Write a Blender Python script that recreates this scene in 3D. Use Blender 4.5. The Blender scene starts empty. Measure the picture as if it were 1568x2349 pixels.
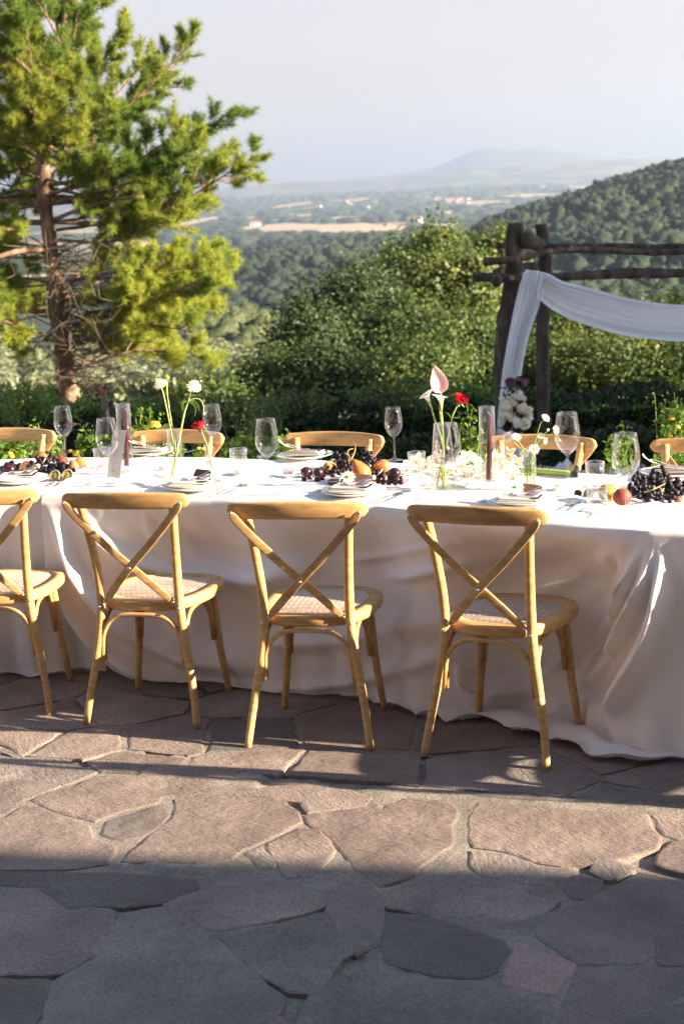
import bpy, math, random
import numpy as np
from mathutils import Vector, Matrix, noise

# ------------------------------------------------------------------ camera
F_PX, EYE = 3786.0, 1.863
PITCH, ROLL = math.radians(10.46), math.radians(2.51)
CX, CY = 784.0, 1174.5
_F = np.array([0, math.cos(PITCH), -math.sin(PITCH)])
_R = np.array([1.0, 0, 0]); _U = np.cross(_R, _F)
_c, _s = math.cos(ROLL), math.sin(ROLL)
_R2 = _c*_R - _s*_U; _U2 = _s*_R + _c*_U

scene = bpy.context.scene
C = scene.collection
cam_data = bpy.data.cameras.new('camera'); cam = bpy.data.objects.new('camera', cam_data); C.objects.link(cam)
m = Matrix.Identity(4)
for i in range(3):
    m[i][0] = _R2[i]; m[i][1] = _U2[i]; m[i][2] = -_F[i]
m[2][3] = EYE
cam.matrix_world = m
cam_data.sensor_fit = 'VERTICAL'; cam_data.sensor_height = 36.0
cam_data.lens = F_PX/2349.0*36.0
cam_data.clip_start = 0.05; cam_data.clip_end = 60000
cam_data.dof.use_dof = True; cam_data.dof.focus_distance = 6.3; cam_data.dof.aperture_fstop = 5.2
scene.camera = cam

SUN_AZ = math.radians(-19.0)      # direction towards the sun, from +x
SUN_EL = math.radians(18.0)
world = bpy.data.worlds.new('World'); scene.world = world; world.use_nodes = True
wn = world.node_tree; wn.nodes.clear()
sky = wn.nodes.new('ShaderNodeTexSky'); sky.sky_type = 'NISHITA'; sky.sun_disc = False
sky.sun_elevation = SUN_EL; sky.sun_rotation = math.radians(90) - SUN_AZ
sky.air_density = 1.0; sky.dust_density = 1.0; sky.ozone_density = 1.5; sky.altitude = 300
# thin high cloud veil: pale streaks mixed over the sky
geo = wn.nodes.new('ShaderNodeTexCoord'); mp = wn.nodes.new('ShaderNodeMapping'); mp.inputs['Scale'].default_value = (1.2, 1.2, 9)
mp.inputs['Rotation'].default_value = (0.05, 0.04, 0)
nz = wn.nodes.new('ShaderNodeTexNoise'); nz.inputs['Scale'].default_value = 2.2; nz.inputs['Detail'].default_value = 5
rp = wn.nodes.new('ShaderNodeMapRange'); rp.inputs[1].default_value = .4; rp.inputs[2].default_value = .75
rp.inputs[3].default_value = .76; rp.inputs[4].default_value = 1.0
mix = wn.nodes.new('ShaderNodeMix'); mix.data_type = 'RGBA'
mix.inputs[7].default_value = (2.12, 1.93, 2.0, 1)
bg = wn.nodes.new('ShaderNodeBackground'); bg.inputs['Strength'].default_value = .05
wo = wn.nodes.new('ShaderNodeOutputWorld')
L = wn.links.new
L(geo.outputs['Generated'], mp.inputs[0]); L(mp.outputs[0], nz.inputs['Vector']); L(nz.outputs[0], rp.inputs[0])
sepz = wn.nodes.new('ShaderNodeSeparateXYZ'); L(geo.outputs['Generated'], sepz.inputs[0])
veil = wn.nodes.new('ShaderNodeMapRange'); veil.inputs[1].default_value = .30; veil.inputs[2].default_value = .55
veil.inputs[3].default_value = 1.0; veil.inputs[4].default_value = .0
L(sepz.outputs[2], veil.inputs[0])
mulv = wn.nodes.new('ShaderNodeMath'); mulv.operation = 'MULTIPLY'
L(rp.outputs[0], mulv.inputs[0]); L(veil.outputs[0], mulv.inputs[1])
hor = wn.nodes.new('ShaderNodeMapRange'); hor.inputs[1].default_value = .0; hor.inputs[2].default_value = .16
L(sepz.outputs[2], hor.inputs[0]); vcol = wn.nodes.new('ShaderNodeMix'); vcol.data_type = 'RGBA'
vcol.inputs[6].default_value = (3.6, 2.85, 2.55, 1); vcol.inputs[7].default_value = (2.75, 2.30, 2.20, 1)
L(hor.outputs[0], vcol.inputs[0]); L(vcol.outputs[2], mix.inputs[7])
L(mulv.outputs[0], mix.inputs[0]); L(sky.outputs[0], mix.inputs[6]); L(mix.outputs[2], bg.inputs[0]); L(bg.outputs[0], wo.inputs[0])

sd = bpy.data.lights.new('sun', 'SUN'); sd.energy = 5.0; sd.angle = math.radians(.55); sd.color = (1.0, .82, .60)
sun = bpy.data.objects.new('sun', sd); C.objects.link(sun)
sun.location = (30, -6, 12)
_sd = Vector((math.cos(SUN_EL)*math.cos(SUN_AZ), math.cos(SUN_EL)*math.sin(SUN_AZ), math.sin(SUN_EL)))
sun.rotation_euler = _sd.to_track_quat('Z', 'Y').to_euler()
vs = scene.view_settings
scene.display_settings.display_device = 'sRGB'
vs.view_transform = 'Standard'; vs.look = 'None'; vs.gamma = 1.0; vs.use_curve_mapping = False; vs.exposure = 2.58
scene.render.engine = 'CYCLES'
scene.cycles.max_bounces = 10; scene.cycles.transparent_max_bounces = 24
scene.cycles.volume_bounces = 0

# ------------------------------------------------------------------ helpers
def ray(x, y): return _F + (x-CX)/F_PX*_R2 - (y-CY)/F_PX*_U2
def at(x, y, z=0.0):
    d = ray(x, y); t = (z-EYE)/d[2]; return np.array([d[0]*t, d[1]*t, z])
def aty(x, y, Y):
    d = ray(x, y); t = Y/d[1]; return np.array([d[0]*t, Y, EYE+d[2]*t])

def rng(seed): return np.random.default_rng(seed)
def tag(o, label=None, cat=None, group=None, kind=None):
    if label: o['label'] = label
    if cat: o['category'] = cat
    if group: o['group'] = group
    if kind: o['kind'] = kind
    return o
def empty(name, loc=(0, 0, 0), rz=0.0, label=None, cat=None, group=None):
    o = bpy.data.objects.new(name, None); C.objects.link(o); o.location = tuple(loc); o.rotation_euler = (0, 0, rz)
    o.empty_display_size = .1
    return tag(o, label, cat, group)
def copy_tree(o, parent=None):
    c = o.copy(); C.objects.link(c); c.parent = parent
    for ch in list(o.children): copy_tree(ch, c)
    return c
def to_mesh(name, V, F, mat=None, smooth=True):
    me = bpy.data.meshes.new(name)
    V = np.asarray(V, dtype=np.float64)
    if isinstance(F, np.ndarray):
        n, k = F.shape
        me.vertices.add(len(V)); me.vertices.foreach_set('co', V.ravel())
        me.loops.add(n*k); me.loops.foreach_set('vertex_index', F.astype(np.int32).ravel())
        me.polygons.add(n); me.polygons.foreach_set('loop_start', np.arange(0, n*k, k, dtype=np.int32))
        me.update(calc_edges=True)
    else:
        me.from_pydata([tuple(v) for v in V], [], [tuple(f) for f in F]); me.update()
    if smooth: me.polygons.foreach_set('use_smooth', np.ones(len(me.polygons), dtype=bool))
    if mat:
        for mm in (mat if isinstance(mat, (list, tuple)) else [mat]): me.materials.append(mm)
    return me
def put(name, me, parent=None, loc=None, rot=None, scale=None):
    o = bpy.data.objects.new(name, me); C.objects.link(o)
    if parent: o.parent = parent
    if loc is not None: o.location = tuple(loc)
    if rot is not None: o.rotation_euler = tuple(rot)
    if scale is not None: o.scale = (scale,)*3 if np.isscalar(scale) else tuple(scale)
    return o
def obj(name, V, F, mat, parent=None, smooth=True, **k): return put(name, to_mesh(name, V, F, mat, smooth), parent, **k)

class MB:                      # collects simple shapes into one mesh
    def __init__(s): s.V = []; s.F = []; s.n = 0
    def add(s, V, F):
        V = np.asarray(V, float); s.V.append(V); s.F += [tuple(int(i)+s.n for i in f) for f in F]; s.n += len(V); return s
    def build(s, name, mat, parent=None, smooth=True, **k): return obj(name, np.vstack(s.V), s.F, mat, parent, smooth, **k)
    def mesh(s, name, mat, smooth=True): return to_mesh(name, np.vstack(s.V), s.F, mat, smooth)

def spline(P, n):              # Catmull-Rom through the points
    P = np.asarray(P, float); k = len(P)
    if k < 3:
        t = np.linspace(0, 1, n)[:, None]; return P[0]*(1-t)+P[-1]*t
    Q = np.vstack([2*P[0]-P[1], P, 2*P[-1]-P[-2]])
    out = []
    for u in np.linspace(0, k-1-1e-9, n):
        i = int(u); t = u-i; p0, p1, p2, p3 = Q[i], Q[i+1], Q[i+2], Q[i+3]
        out.append(.5*((2*p1)+(-p0+p2)*t+(2*p0-5*p1+4*p2-p3)*t*t+(-p0+3*p1-3*p2+p3)*t**3))
    return np.array(out)
def tube(P, r, seg=8, cap=True, section=None, up=None):
    """tube along P; r scalar, list or (k,2); section: unit outline"""
    P = np.asarray(P, float); n = len(P)
    r = np.broadcast_to(np.asarray(r, float).reshape(-1, 1) if np.ndim(r) else np.array([[r]], float), (n, 1)) if np.ndim(r) < 2 else np.asarray(r, float)
    if r.shape[1] == 1: r = np.hstack([r, r])
    T = np.gradient(P, axis=0); T /= np.linalg.norm(T, axis=1)[:, None]+1e-12
    if section is None:
        a = np.linspace(0, 2*math.pi, seg, endpoint=False); section = np.stack([np.cos(a), np.sin(a)], 1)
    seg = len(section)
    ref = np.array(up if up is not None else ([0, 0, 1.] if abs(T[0][2]) < .9 else [1., 0, 0]), float)
    V = []; A = None
    for i in range(n):
        if A is None or up is not None: A = ref - T[i]*(ref@T[i])
        else: A = A - T[i]*(A@T[i])
        A = A/(np.linalg.norm(A)+1e-12); B = np.cross(T[i], A)
        V.append(P[i]+section[:, :1]*A*r[i, 0]+section[:, 1:]*B*r[i, 1])
    V = np.vstack(V); F = []
    for i in range(n-1):
        for j in range(seg):
            j2 = (j+1) % seg; F.append((i*seg+j, (i+1)*seg+j, (i+1)*seg+j2, i*seg+j2))
    if cap: F.append(tuple(range(seg))[::1]); F.append(tuple(range((n-1)*seg, n*seg))[::-1])
    return V, F
def superellipse(k, e=4.0):
    a = np.linspace(0, 2*math.pi, k, endpoint=False); c, s = np.cos(a), np.sin(a)
    return np.stack([np.sign(c)*np.abs(c)**(2/e), np.sign(s)*np.abs(s)**(2/e)], 1)
def lathe(prof, seg=32, center=(0, 0, 0), closed=False):
    prof = np.asarray(prof, float); n = len(prof); a = np.linspace(0, 2*math.pi, seg, endpoint=False)
    V = np.stack([prof[:, None, 0]*np.cos(a), prof[:, None, 0]*np.sin(a), np.repeat(prof[:, 1:2], seg, 1)], 2).reshape(-1, 3)+np.array(center)
    F = []
    for i in range(n-1):
        for j in range(seg):
            j2 = (j+1) % seg; F.append((i*seg+j, i*seg+j2, (i+1)*seg+j2, (i+1)*seg+j))
    return V, F
def box(c, s, rz=0.0):
    c = np.array(c, float); s = np.array(s, float)/2
    V = np.array([[x, y, z] for x in (-1, 1) for y in (-1, 1) for z in (-1, 1)], float)*s
    ca, sa = math.cos(rz), math.sin(rz)
    V = np.stack([V[:, 0]*ca-V[:, 1]*sa, V[:, 0]*sa+V[:, 1]*ca, V[:, 2]], 1)+c
    return V, [(0, 1, 3, 2), (4, 6, 7, 5), (0, 4, 5, 1), (2, 3, 7, 6), (0, 2, 6, 4), (1, 5, 7, 3)]
def ico(sub=2):
    import bmesh
    bm = bmesh.new(); bmesh.ops.create_icosphere(bm, subdivisions=sub, radius=1)
    V = np.array([v.co[:] for v in bm.verts]); F = np.array([[v.index for v in f.verts] for f in bm.faces]); bm.free()
    return V, F
ICO1, ICO2, ICO3 = ico(1), ico(2), ico(3)
def grid_faces(n, k, wrap=False):
    i, j = np.meshgrid(np.arange(n-1), np.arange(k if wrap else k-1), indexing='ij')
    j2 = (j+1) % k
    return np.stack([i*k+j, (i+1)*k+j, (i+1)*k+j2, i*k+j2], 2).reshape(-1, 4)
def quads_cloud(cent, size, seed, aspect=.5, up_bias=0.0, droop=0.0, normals=None):
    """many leaf quads (diamond, slightly folded) at the given centres"""
    g = rng(seed); n = len(cent); cent = np.asarray(cent)
    A = g.normal(size=(n, 3)); 
    if normals is not None: A = A*.8
    A[:, 2] = A[:, 2]*.7 - droop; A /= np.linalg.norm(A, axis=1)[:, None]
    N = g.normal(size=(n, 3)); N[:, 2] += up_bias
    if normals is not None: N = N*.45 + normals*1.5
    B = np.cross(A, N); B /= np.linalg.norm(B, axis=1)[:, None]+1e-9
    s = (size*(g.random(n)*.7+.65))[:, None]
    N2 = np.cross(B, A)
    V = np.stack([cent-A*s*.5, cent+B*s*aspect*.5+N2*s*.06, cent+A*s*.5, cent-B*s*aspect*.5+N2*s*.06], 1).reshape(-1, 3)
    return V, np.arange(4*n).reshape(n, 4)

# ------------------------------------------------------------------ materials
def newmat(name):
    mt = bpy.data.materials.new(name); mt.use_nodes = True; nt = mt.node_tree
    for nd in list(nt.nodes): nt.nodes.remove(nd)
    out = nt.nodes.new('ShaderNodeOutputMaterial'); return mt, nt, out
def N(nt, t, **k):
    nd = nt.nodes.new(t)
    for a, v in k.items():
        if a.startswith('i_'):
            key = a[2:].replace('_', ' '); nd.inputs[key].default_value = v
        else: setattr(nd, a, v)
    return nd
def ramp(nt, src, stops):
    r = nt.nodes.new('ShaderNodeValToRGB'); e = r.color_ramp.elements
    e[0].position, e[0].color = stops[0][0], (*stops[0][1], 1); e[1].position, e[1].color = stops[-1][0], (*stops[-1][1], 1)
    for p, c in stops[1:-1]:
        x = e.new(p); x.color = (*c, 1)
    nt.links.new(src, r.inputs[0]); return r.outputs[0]
def principled(name, stops, scale=8.0, rough=.6, detail=5, stretch=(1, 1, 1), bump=0.0, bscale=60.0, bdist=.002, spec=.4, coords='Object', sheen=0.0, coat=0.0, trans=0.0, metal=0.0, distortion=0.0, sss=0.0, bstretch=None):
    mt, nt, out = newmat(name); l = nt.links.new
    tc = N(nt, 'ShaderNodeTexCoord'); mpn = N(nt, 'ShaderNodeMapping'); mpn.inputs['Scale'].default_value = stretch
    l(tc.outputs[coords], mpn.inputs[0])
    nz = N(nt, 'ShaderNodeTexNoise', i_Scale=scale, i_Detail=detail, i_Distortion=distortion); l(mpn.outputs[0], nz.inputs['Vector'])
    col = ramp(nt, nz.outputs[0], stops)
    p = N(nt, 'ShaderNodeBsdfPrincipled', i_Roughness=rough, i_Metallic=metal); l(col, p.inputs['Base Color'])
    p.inputs['Specular IOR Level'].default_value = spec
    if coat: p.inputs['Coat Weight'].default_value = coat
    if sheen: p.inputs['Sheen Weight'].default_value = sheen
    if sss:
        p.inputs['Subsurface Weight'].default_value = sss; p.inputs['Subsurface Scale'].default_value = .02
    if bump:
        m2 = N(nt, 'ShaderNodeMapping'); m2.inputs['Scale'].default_value = bstretch or stretch; l(tc.outputs[coords], m2.inputs[0])
        n2 = N(nt, 'ShaderNodeTexNoise', i_Scale=bscale, i_Detail=6.0); l(m2.outputs[0], n2.inputs['Vector'])
        b = N(nt, 'ShaderNodeBump', i_Strength=bump, i_Distance=bdist); l(n2.outputs[0], b.inputs['Height']); l(b.outputs[0], p.inputs['Normal'])
    l(p.outputs[0], out.inputs[0]); mt['p'] = 1
    return mt
def leafmat(name, stops, trans=.35, rough=.55, big=None, tcol=None):
    """leaves: per-leaf random colour, diffuse + translucent"""
    mt, nt, out = newmat(name); l = nt.links.new
    g = N(nt, 'ShaderNodeNewGeometry'); col = ramp(nt, g.outputs['Random Per Island'], stops)
    if big:
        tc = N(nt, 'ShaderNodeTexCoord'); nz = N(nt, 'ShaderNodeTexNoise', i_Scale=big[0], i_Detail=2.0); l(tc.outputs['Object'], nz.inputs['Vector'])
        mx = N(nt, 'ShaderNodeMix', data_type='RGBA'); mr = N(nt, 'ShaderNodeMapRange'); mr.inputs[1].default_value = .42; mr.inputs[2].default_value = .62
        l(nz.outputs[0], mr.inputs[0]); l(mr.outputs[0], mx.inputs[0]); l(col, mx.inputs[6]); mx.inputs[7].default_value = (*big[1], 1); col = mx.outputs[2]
    p = N(nt, 'ShaderNodeBsdfPrincipled', i_Roughness=rough); p.inputs['Specular IOR Level'].default_value = .3; l(col, p.inputs['Base Color'])
    t = N(nt, 'ShaderNodeBsdfTranslucent'); hs = N(nt, 'ShaderNodeHueSaturation', i_Hue=.485, i_Saturation=1.1, i_Value=1.5); l(col, hs.inputs['Color']); l(hs.outputs[0], t.inputs[0])
    ms = N(nt, 'ShaderNodeMixShader'); ms.inputs[0].default_value = trans
    l(p.outputs[0], ms.inputs[1]); l(t.outputs[0], ms.inputs[2]); l(ms.outputs[0], out.inputs[0])
    return mt
def woodmat():
    mt, nt, out = newmat('beech_wood'); l = nt.links.new
    tc = N(nt, 'ShaderNodeTexCoord'); mpn = N(nt, 'ShaderNodeMapping'); mpn.inputs['Scale'].default_value = (9, 60, 60)
    l(tc.outputs['Object'], mpn.inputs[0])
    nz = N(nt, 'ShaderNodeTexNoise', i_Scale=1.0, i_Detail=6.0, i_Distortion=.6); l(mpn.outputs[0], nz.inputs['Vector'])
    c1 = ramp(nt, nz.outputs[0], [(.30, (.38, .215, .082)), (.5, (.48, .285, .118)), (.7, (.56, .355, .16))])
    n3 = N(nt, 'ShaderNodeTexNoise', i_Scale=5.0, i_Detail=3.0); l(tc.outputs['Object'], n3.inputs['Vector'])
    oi = N(nt, 'ShaderNodeObjectInfo')
    ad = N(nt, 'ShaderNodeMath', operation='MULTIPLY_ADD'); l(oi.outputs['Random'], ad.inputs[0]); ad.inputs[1].default_value = .28; l(n3.outputs[0], ad.inputs[2])
    hs = N(nt, 'ShaderNodeHueSaturation', i_Hue=.5, i_Saturation=1.0); mr = N(nt, 'ShaderNodeMapRange'); mr.inputs[1].default_value = .3; mr.inputs[2].default_value = .8; mr.inputs[3].default_value = .82; mr.inputs[4].default_value = 1.15
    l(ad.outputs[0], mr.inputs[0]); l(mr.outputs[0], hs.inputs['Value']); l(c1, hs.inputs['Color'])
    p = N(nt, 'ShaderNodeBsdfPrincipled', i_Roughness=.42); l(hs.outputs[0], p.inputs['Base Color']); p.inputs['Specular IOR Level'].default_value = .35
    b = N(nt, 'ShaderNodeBump', i_Strength=.25, i_Distance=.0008); l(nz.outputs[0], b.inputs['Height']); l(b.outputs[0], p.inputs['Normal'])
    l(p.outputs[0], out.inputs[0]); return mt
def glassmat(name, tint=(1, 1, 1), power=.75, lo=.03):
    mt, nt, out = newmat(name); l = nt.links.new
    lw = N(nt, 'ShaderNodeLayerWeight', i_Blend=.35)
    pw = N(nt, 'ShaderNodeMath', operation='POWER'); l(lw.outputs['Facing'], pw.inputs[0]); pw.inputs[1].default_value = 2.2
    ml = N(nt, 'ShaderNodeMath', operation='MULTIPLY_ADD'); l(pw.outputs[0], ml.inputs[0]); ml.inputs[1].default_value = power; ml.inputs[2].default_value = lo
    tr = N(nt, 'ShaderNodeBsdfTransparent'); tr.inputs[0].default_value = (*[.955*t for t in tint], 1)
    gl = N(nt, 'ShaderNodeBsdfGlossy', i_Roughness=.03); gl.inputs[0].default_value = (1, 1, 1, 1)
    ms = N(nt, 'ShaderNodeMixShader'); l(ml.outputs[0], ms.inputs[0]); l(tr.outputs[0], ms.inputs[1]); l(gl.outputs[0], ms.inputs[2])
    l(ms.outputs[0], out.inputs[0]); return mt
def clothmat(name, col, trans=.12, wscale=900.0):
    mt, nt, out = newmat(name); l = nt.links.new
    tc = N(nt, 'ShaderNodeTexCoord')
    nz = N(nt, 'ShaderNodeTexNoise', i_Scale=3.0, i_Detail=3.0); l(tc.outputs['Object'], nz.inputs['Vector'])
    c = ramp(nt, nz.outputs[0], [(.3, tuple(x*.95 for x in col)), (.7, col)])
    p = N(nt, 'ShaderNodeBsdfPrincipled', i_Roughness=.85); l(c, p.inputs['Base Color']); p.inputs['Specular IOR Level'].default_value = .15; p.inputs['Sheen Weight'].default_value = .2
    n2 = N(nt, 'ShaderNodeTexNoise', i_Scale=24.0, i_Detail=5.0); l(tc.outputs['Object'], n2.inputs['Vector'])
    n4 = N(nt, 'ShaderNodeTexNoise', i_Scale=wscale, i_Detail=1.0); l(tc.outputs['Object'], n4.inputs['Vector'])
    b = N(nt, 'ShaderNodeBump', i_Strength=.25, i_Distance=.004); l(n2.outputs[0], b.inputs['Height'])
    b2 = N(nt, 'ShaderNodeBump', i_Strength=.3, i_Distance=.0006); l(n4.outputs[0], b2.inputs['Height']); l(b.outputs[0], b2.inputs['Normal'])
    l(b2.outputs[0], p.inputs['Normal'])
    t = N(nt, 'ShaderNodeBsdfTranslucent'); l(c, t.inputs[0])
    ms = N(nt, 'ShaderNodeMixShader'); ms.inputs[0].default_value = trans; l(p.outputs[0], ms.inputs[1]); l(t.outputs[0], ms.inputs[2]); l(ms.outputs[0], out.inputs[0])
    return mt
def stonemat(name, a, b, c):
    mt, nt, out = newmat(name); l = nt.links.new
    tc = N(nt, 'ShaderNodeTexCoord'); oi = N(nt, 'ShaderNodeObjectInfo')
    # each stone rotates and offsets its grain
    vr = N(nt, 'ShaderNodeVectorRotate', rotation_type='Z_AXIS'); ml = N(nt, 'ShaderNodeMath', operation='MULTIPLY_ADD'); l(oi.outputs['Random'], ml.inputs[0]); ml.inputs[1].default_value = 1.3; ml.inputs[2].default_value = .2
    l(ml.outputs[0], vr.inputs['Angle']); l(tc.outputs['Object'], vr.inputs['Vector'])
    va = N(nt, 'ShaderNodeVectorMath', operation='ADD'); l(vr.outputs[0], va.inputs[0])
    cm = N(nt, 'ShaderNodeCombineXYZ'); m9 = N(nt, 'ShaderNodeMath', operation='MULTIPLY'); l(oi.outputs['Random'], m9.inputs[0]); m9.inputs[1].default_value = 37.0; l(m9.outputs[0], cm.inputs[2]); l(cm.outputs[0], va.inputs[1])
    vec = va.outputs[0]
    nz = N(nt, 'ShaderNodeTexNoise', i_Scale=3.2, i_Detail=8.0, i_Roughness=.62); l(vec, nz.inputs['Vector'])
    col = ramp(nt, nz.outputs[0], [(.32, a), (.5, b), (.68, c)])
    n5 = N(nt, 'ShaderNodeTexNoise', i_Scale=140.0, i_Detail=3.0); l(vec, n5.inputs['Vector'])
    sp = ramp(nt, n5.outputs[0], [(.35, (.72, .72, .72)), (.5, (1, 1, 1)), (.72, (1.25, 1.25, 1.25))])
    mx = N(nt, 'ShaderNodeMix', data_type='RGBA', blend_type='MULTIPLY'); mx.inputs[0].default_value = 1.0; l(col, mx.inputs[6]); l(sp, mx.inputs[7])
    hs = N(nt, 'ShaderNodeHueSaturation'); mr = N(nt, 'ShaderNodeMapRange'); mr.inputs[3].default_value = .78; mr.inputs[4].default_value = 1.2; l(oi.outputs['Random'], mr.inputs[0]); l(mr.outputs[0], hs.inputs['Value']); l(mx.outputs[2], hs.inputs['Color'])
    p = N(nt, 'ShaderNodeBsdfPrincipled', i_Roughness=.8); p.inputs['Specular IOR Level'].default_value = .3; l(hs.outputs[0], p.inputs['Base Color'])
    m3 = N(nt, 'ShaderNodeMapping'); m3.inputs['Scale'].default_value = (20, 75, 20); l(vec, m3.inputs[0])
    r1 = N(nt, 'ShaderNodeTexNoise', i_Scale=1.0, i_Detail=7.0, i_Roughness=.6, i_Distortion=.8); l(m3.outputs[0], r1.inputs['Vector'])
    r2 = N(nt, 'ShaderNodeTexNoise', i_Scale=7.0, i_Detail=4.0); l(vec, r2.inputs['Vector'])
    b1 = N(nt, 'ShaderNodeBump', i_Strength=.7, i_Distance=.02); l(r2.outputs[0], b1.inputs['Height'])
    b2 = N(nt, 'ShaderNodeBump', i_Strength=.85, i_Distance=.006); l(r1.outputs[0], b2.inputs['Height']); l(b1.outputs[0], b2.inputs['Normal'])
    b3 = N(nt, 'ShaderNodeBump', i_Strength=.4, i_Distance=.0015); l(n5.outputs[0], b3.inputs['Height']); l(b2.outputs[0], b3.inputs['Normal'])
    l(b3.outputs[0], p.inputs['Normal']); l(p.outputs[0], out.inputs[0]); return mt

M = {}
M['wood'] = woodmat()
M['cane'] = principled('cane', [(.3, (.30, .22, .16)), (.7, (.52, .42, .33))], scale=40, rough=.7, bump=.3, bscale=300, bdist=.001)
M['steel'] = principled('steel', [(.3, (.55, .55, .55)), (.7, (.72, .72, .72))], scale=5, rough=.22, metal=1.0)
M['cloth'] = clothmat('white_tablecloth', (.84, .80, .785))
M['napkin'] = clothmat('napkin_linen', (.75, .72, .67), .08)
M['ribbon'] = clothmat('ribbon', (.80, .77, .72), .25)
M['gauze'] = clothmat('gauze', (.86, .88, .92), .4)
M['plate'] = principled('plate', [(.3, (.74, .71, .64)), (.7, (.80, .77, .70))], scale=4, rough=.18, spec=.5)
M['paper'] = principled('paper', [(.3, (.60, .55, .50)), (.7, (.68, .62, .57))], scale=9, rough=.8)
M['photo'] = principled('printed_card', [(.35, (.10, .07, .10)), (.45, (.30, .20, .22)), (.55, (.12, .10, .22)), (.65, (.45, .38, .36))], scale=26, rough=.35)
M['brown_card'] = principled('brown_card', [(.3, (.14, .075, .04)), (.7, (.20, .11, .06))], scale=20, rough=.6)
M['ink'] = principled('ink', [(.3, (.08, .06, .06)), (.7, (.12, .09, .09))], rough=.7)
M['glass'] = glassmat('clear_glass')
M['thickglass'] = glassmat('thick_glass', power=.9, lo=.07)
M['water'] = glassmat('vase_water', tint=(.97, .99, .9), power=.5, lo=.02)
M['candle'] = principled('burgundy_wax', [(.3, (.055, .008, .011)), (.7, (.085, .013, .016))], scale=12, rough=.3, spec=.5)
M['petal_white'] = leafmat('white_petals', [(0, (.74, .72, .64)), (1, (.82, .80, .74))], .3)
M['petal_cream'] = leafmat('cream_petals', [(0, (.74, .68, .50)), (1, (.80, .76, .62))], .3)
M['petal_yellow'] = leafmat('yellow_petals', [(0, (.70, .50, .06)), (1, (.80, .66, .16))], .3)
M['petal_red'] = leafmat('red_petals', [(0, (.26, .008, .012)), (.5, (.42, .015, .015)), (1, (.55, .03, .02))], .25)
M['petal_maroon'] = leafmat('maroon_petals', [(0, (.07, .01, .012)), (1, (.13, .02, .02))], .15)
M['orchid_lip'] = leafmat('orchid_lip', [(0, (.66, .56, .36)), (1, (.56, .34, .24))], .3)
M['stem'] = principled('stem_green', [(.3, (.16, .24, .05)), (.7, (.26, .36, .09))], scale=20, rough=.5)
M['stem_pale'] = principled('stem_pale', [(.3, (.30, .36, .10)), (.7, (.42, .48, .16))], scale=20, rough=.5)
M['daisy_eye'] = principled('daisy_eye', [(.3, (.30, .38, .03)), (.7, (.50, .52, .06))], scale=90, rough=.8)
M['grape'] = principled('black_grape', [(.3, (.006, .004, .008)), (.5, (.010, .006, .012)), (.7, (.020, .016, .024))], scale=30, rough=.5, spec=.3)
M['cherry'] = principled('dark_cherry', [(.3, (.022, .003, .005)), (.7, (.05, .006, .008))], scale=10, rough=.2, spec=.6)
M['plum'] = principled('plum', [(.3, (.015, .007, .014)), (.6, (.045, .010, .016)), (.75, (.11, .03, .04))], scale=9, rough=.35)
M['peach'] = principled('peach', [(.32, (.62, .22, .06)), (.5, (.60, .13, .05)), (.68, (.42, .05, .035))], scale=8, rough=.6, sss=.1)
M['darkpeach'] = principled('dark_peach', [(.32, (.30, .09, .04)), (.5, (.22, .04, .025)), (.68, (.12, .02, .02))], scale=8, rough=.55)
M['pear'] = principled('pear', [(.30, (.55, .30, .06)), (.5, (.60, .16, .05)), (.68, (.50, .07, .035))], scale=5, rough=.35)
M['apple'] = principled('apple', [(.30, (.45, .38, .08)), (.5, (.55, .30, .07)), (.68, (.50, .12, .05))], scale=6, rough=.3)
M['fig'] = principled('fig_skin', [(.3, (.035, .02, .035)), (.7, (.09, .05, .06))], scale=20, rough=.55)
M['passion_pulp'] = principled('passion_pulp', [(.35, (.05, .05, .015)), (.5, (.30, .28, .05)), (.65, (.55, .50, .14))], scale=110, rough=.25)
M['passion_rind'] = principled('passion_rind', [(.3, (.55, .45, .38)), (.7, (.66, .55, .45))], scale=20, rough=.6)
M['twig'] = principled('grape_twig', [(.3, (.22, .16, .04)), (.7, (.36, .26, .09))], scale=30, rough=.6)
M['green_satin'] = principled('green_strap', [(.3, (.26, .36, .05)), (.7, (.38, .48, .10))], scale=14, rough=.4)
M['black'] = principled('black_plastic', [(.3, (.012, .012, .012)), (.7, (.02, .02, .022))], scale=10, rough=.4)
M['foam'] = principled('black_foam', [(.3, (.010, .010, .010)), (.7, (.018, .018, .018))], scale=60, rough=.95, bump=.8, bscale=300)
M['darkred'] = principled('dark_red_plastic', [(.3, (.06, .008, .008)), (.7, (.10, .012, .01))], scale=10, rough=.4)
M['bark'] = principled('rustic_bark', [(.30, (.022, .016, .013)), (.5, (.05, .038, .03)), (.7, (.11, .09, .07))], scale=14, rough=.9, stretch=(1, 1, .35), bump=1.0, bscale=22, bdist=.02, detail=8)
M['pinebark'] = principled('pine_bark', [(.32, (.07, .04, .028)), (.5, (.17, .10, .07)), (.68, (.30, .20, .15))], scale=9, rough=.9, stretch=(1, 1, .4), bump=1.0, bscale=10, bdist=.04, detail=8)
M['oakbark'] = principled('oak_bark', [(.3, (.05, .035, .02)), (.7, (.22, .16, .09))], scale=6, rough=.9, bump=.8, bscale=12, bdist=.03)
M['deadtwig'] = principled('dry_twigs', [(.3, (.06, .05, .036)), (.7, (.16, .13, .09))], scale=10, rough=.9)
M['needle'] = leafmat('pine_needles', [(0, (.09, .145, .024)), (.4, (.20, .265, .04)), (.8, (.34, .39, .062)), (1, (.42, .30, .075))], .46, big=(.55, (.10, .17, .034)))
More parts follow.
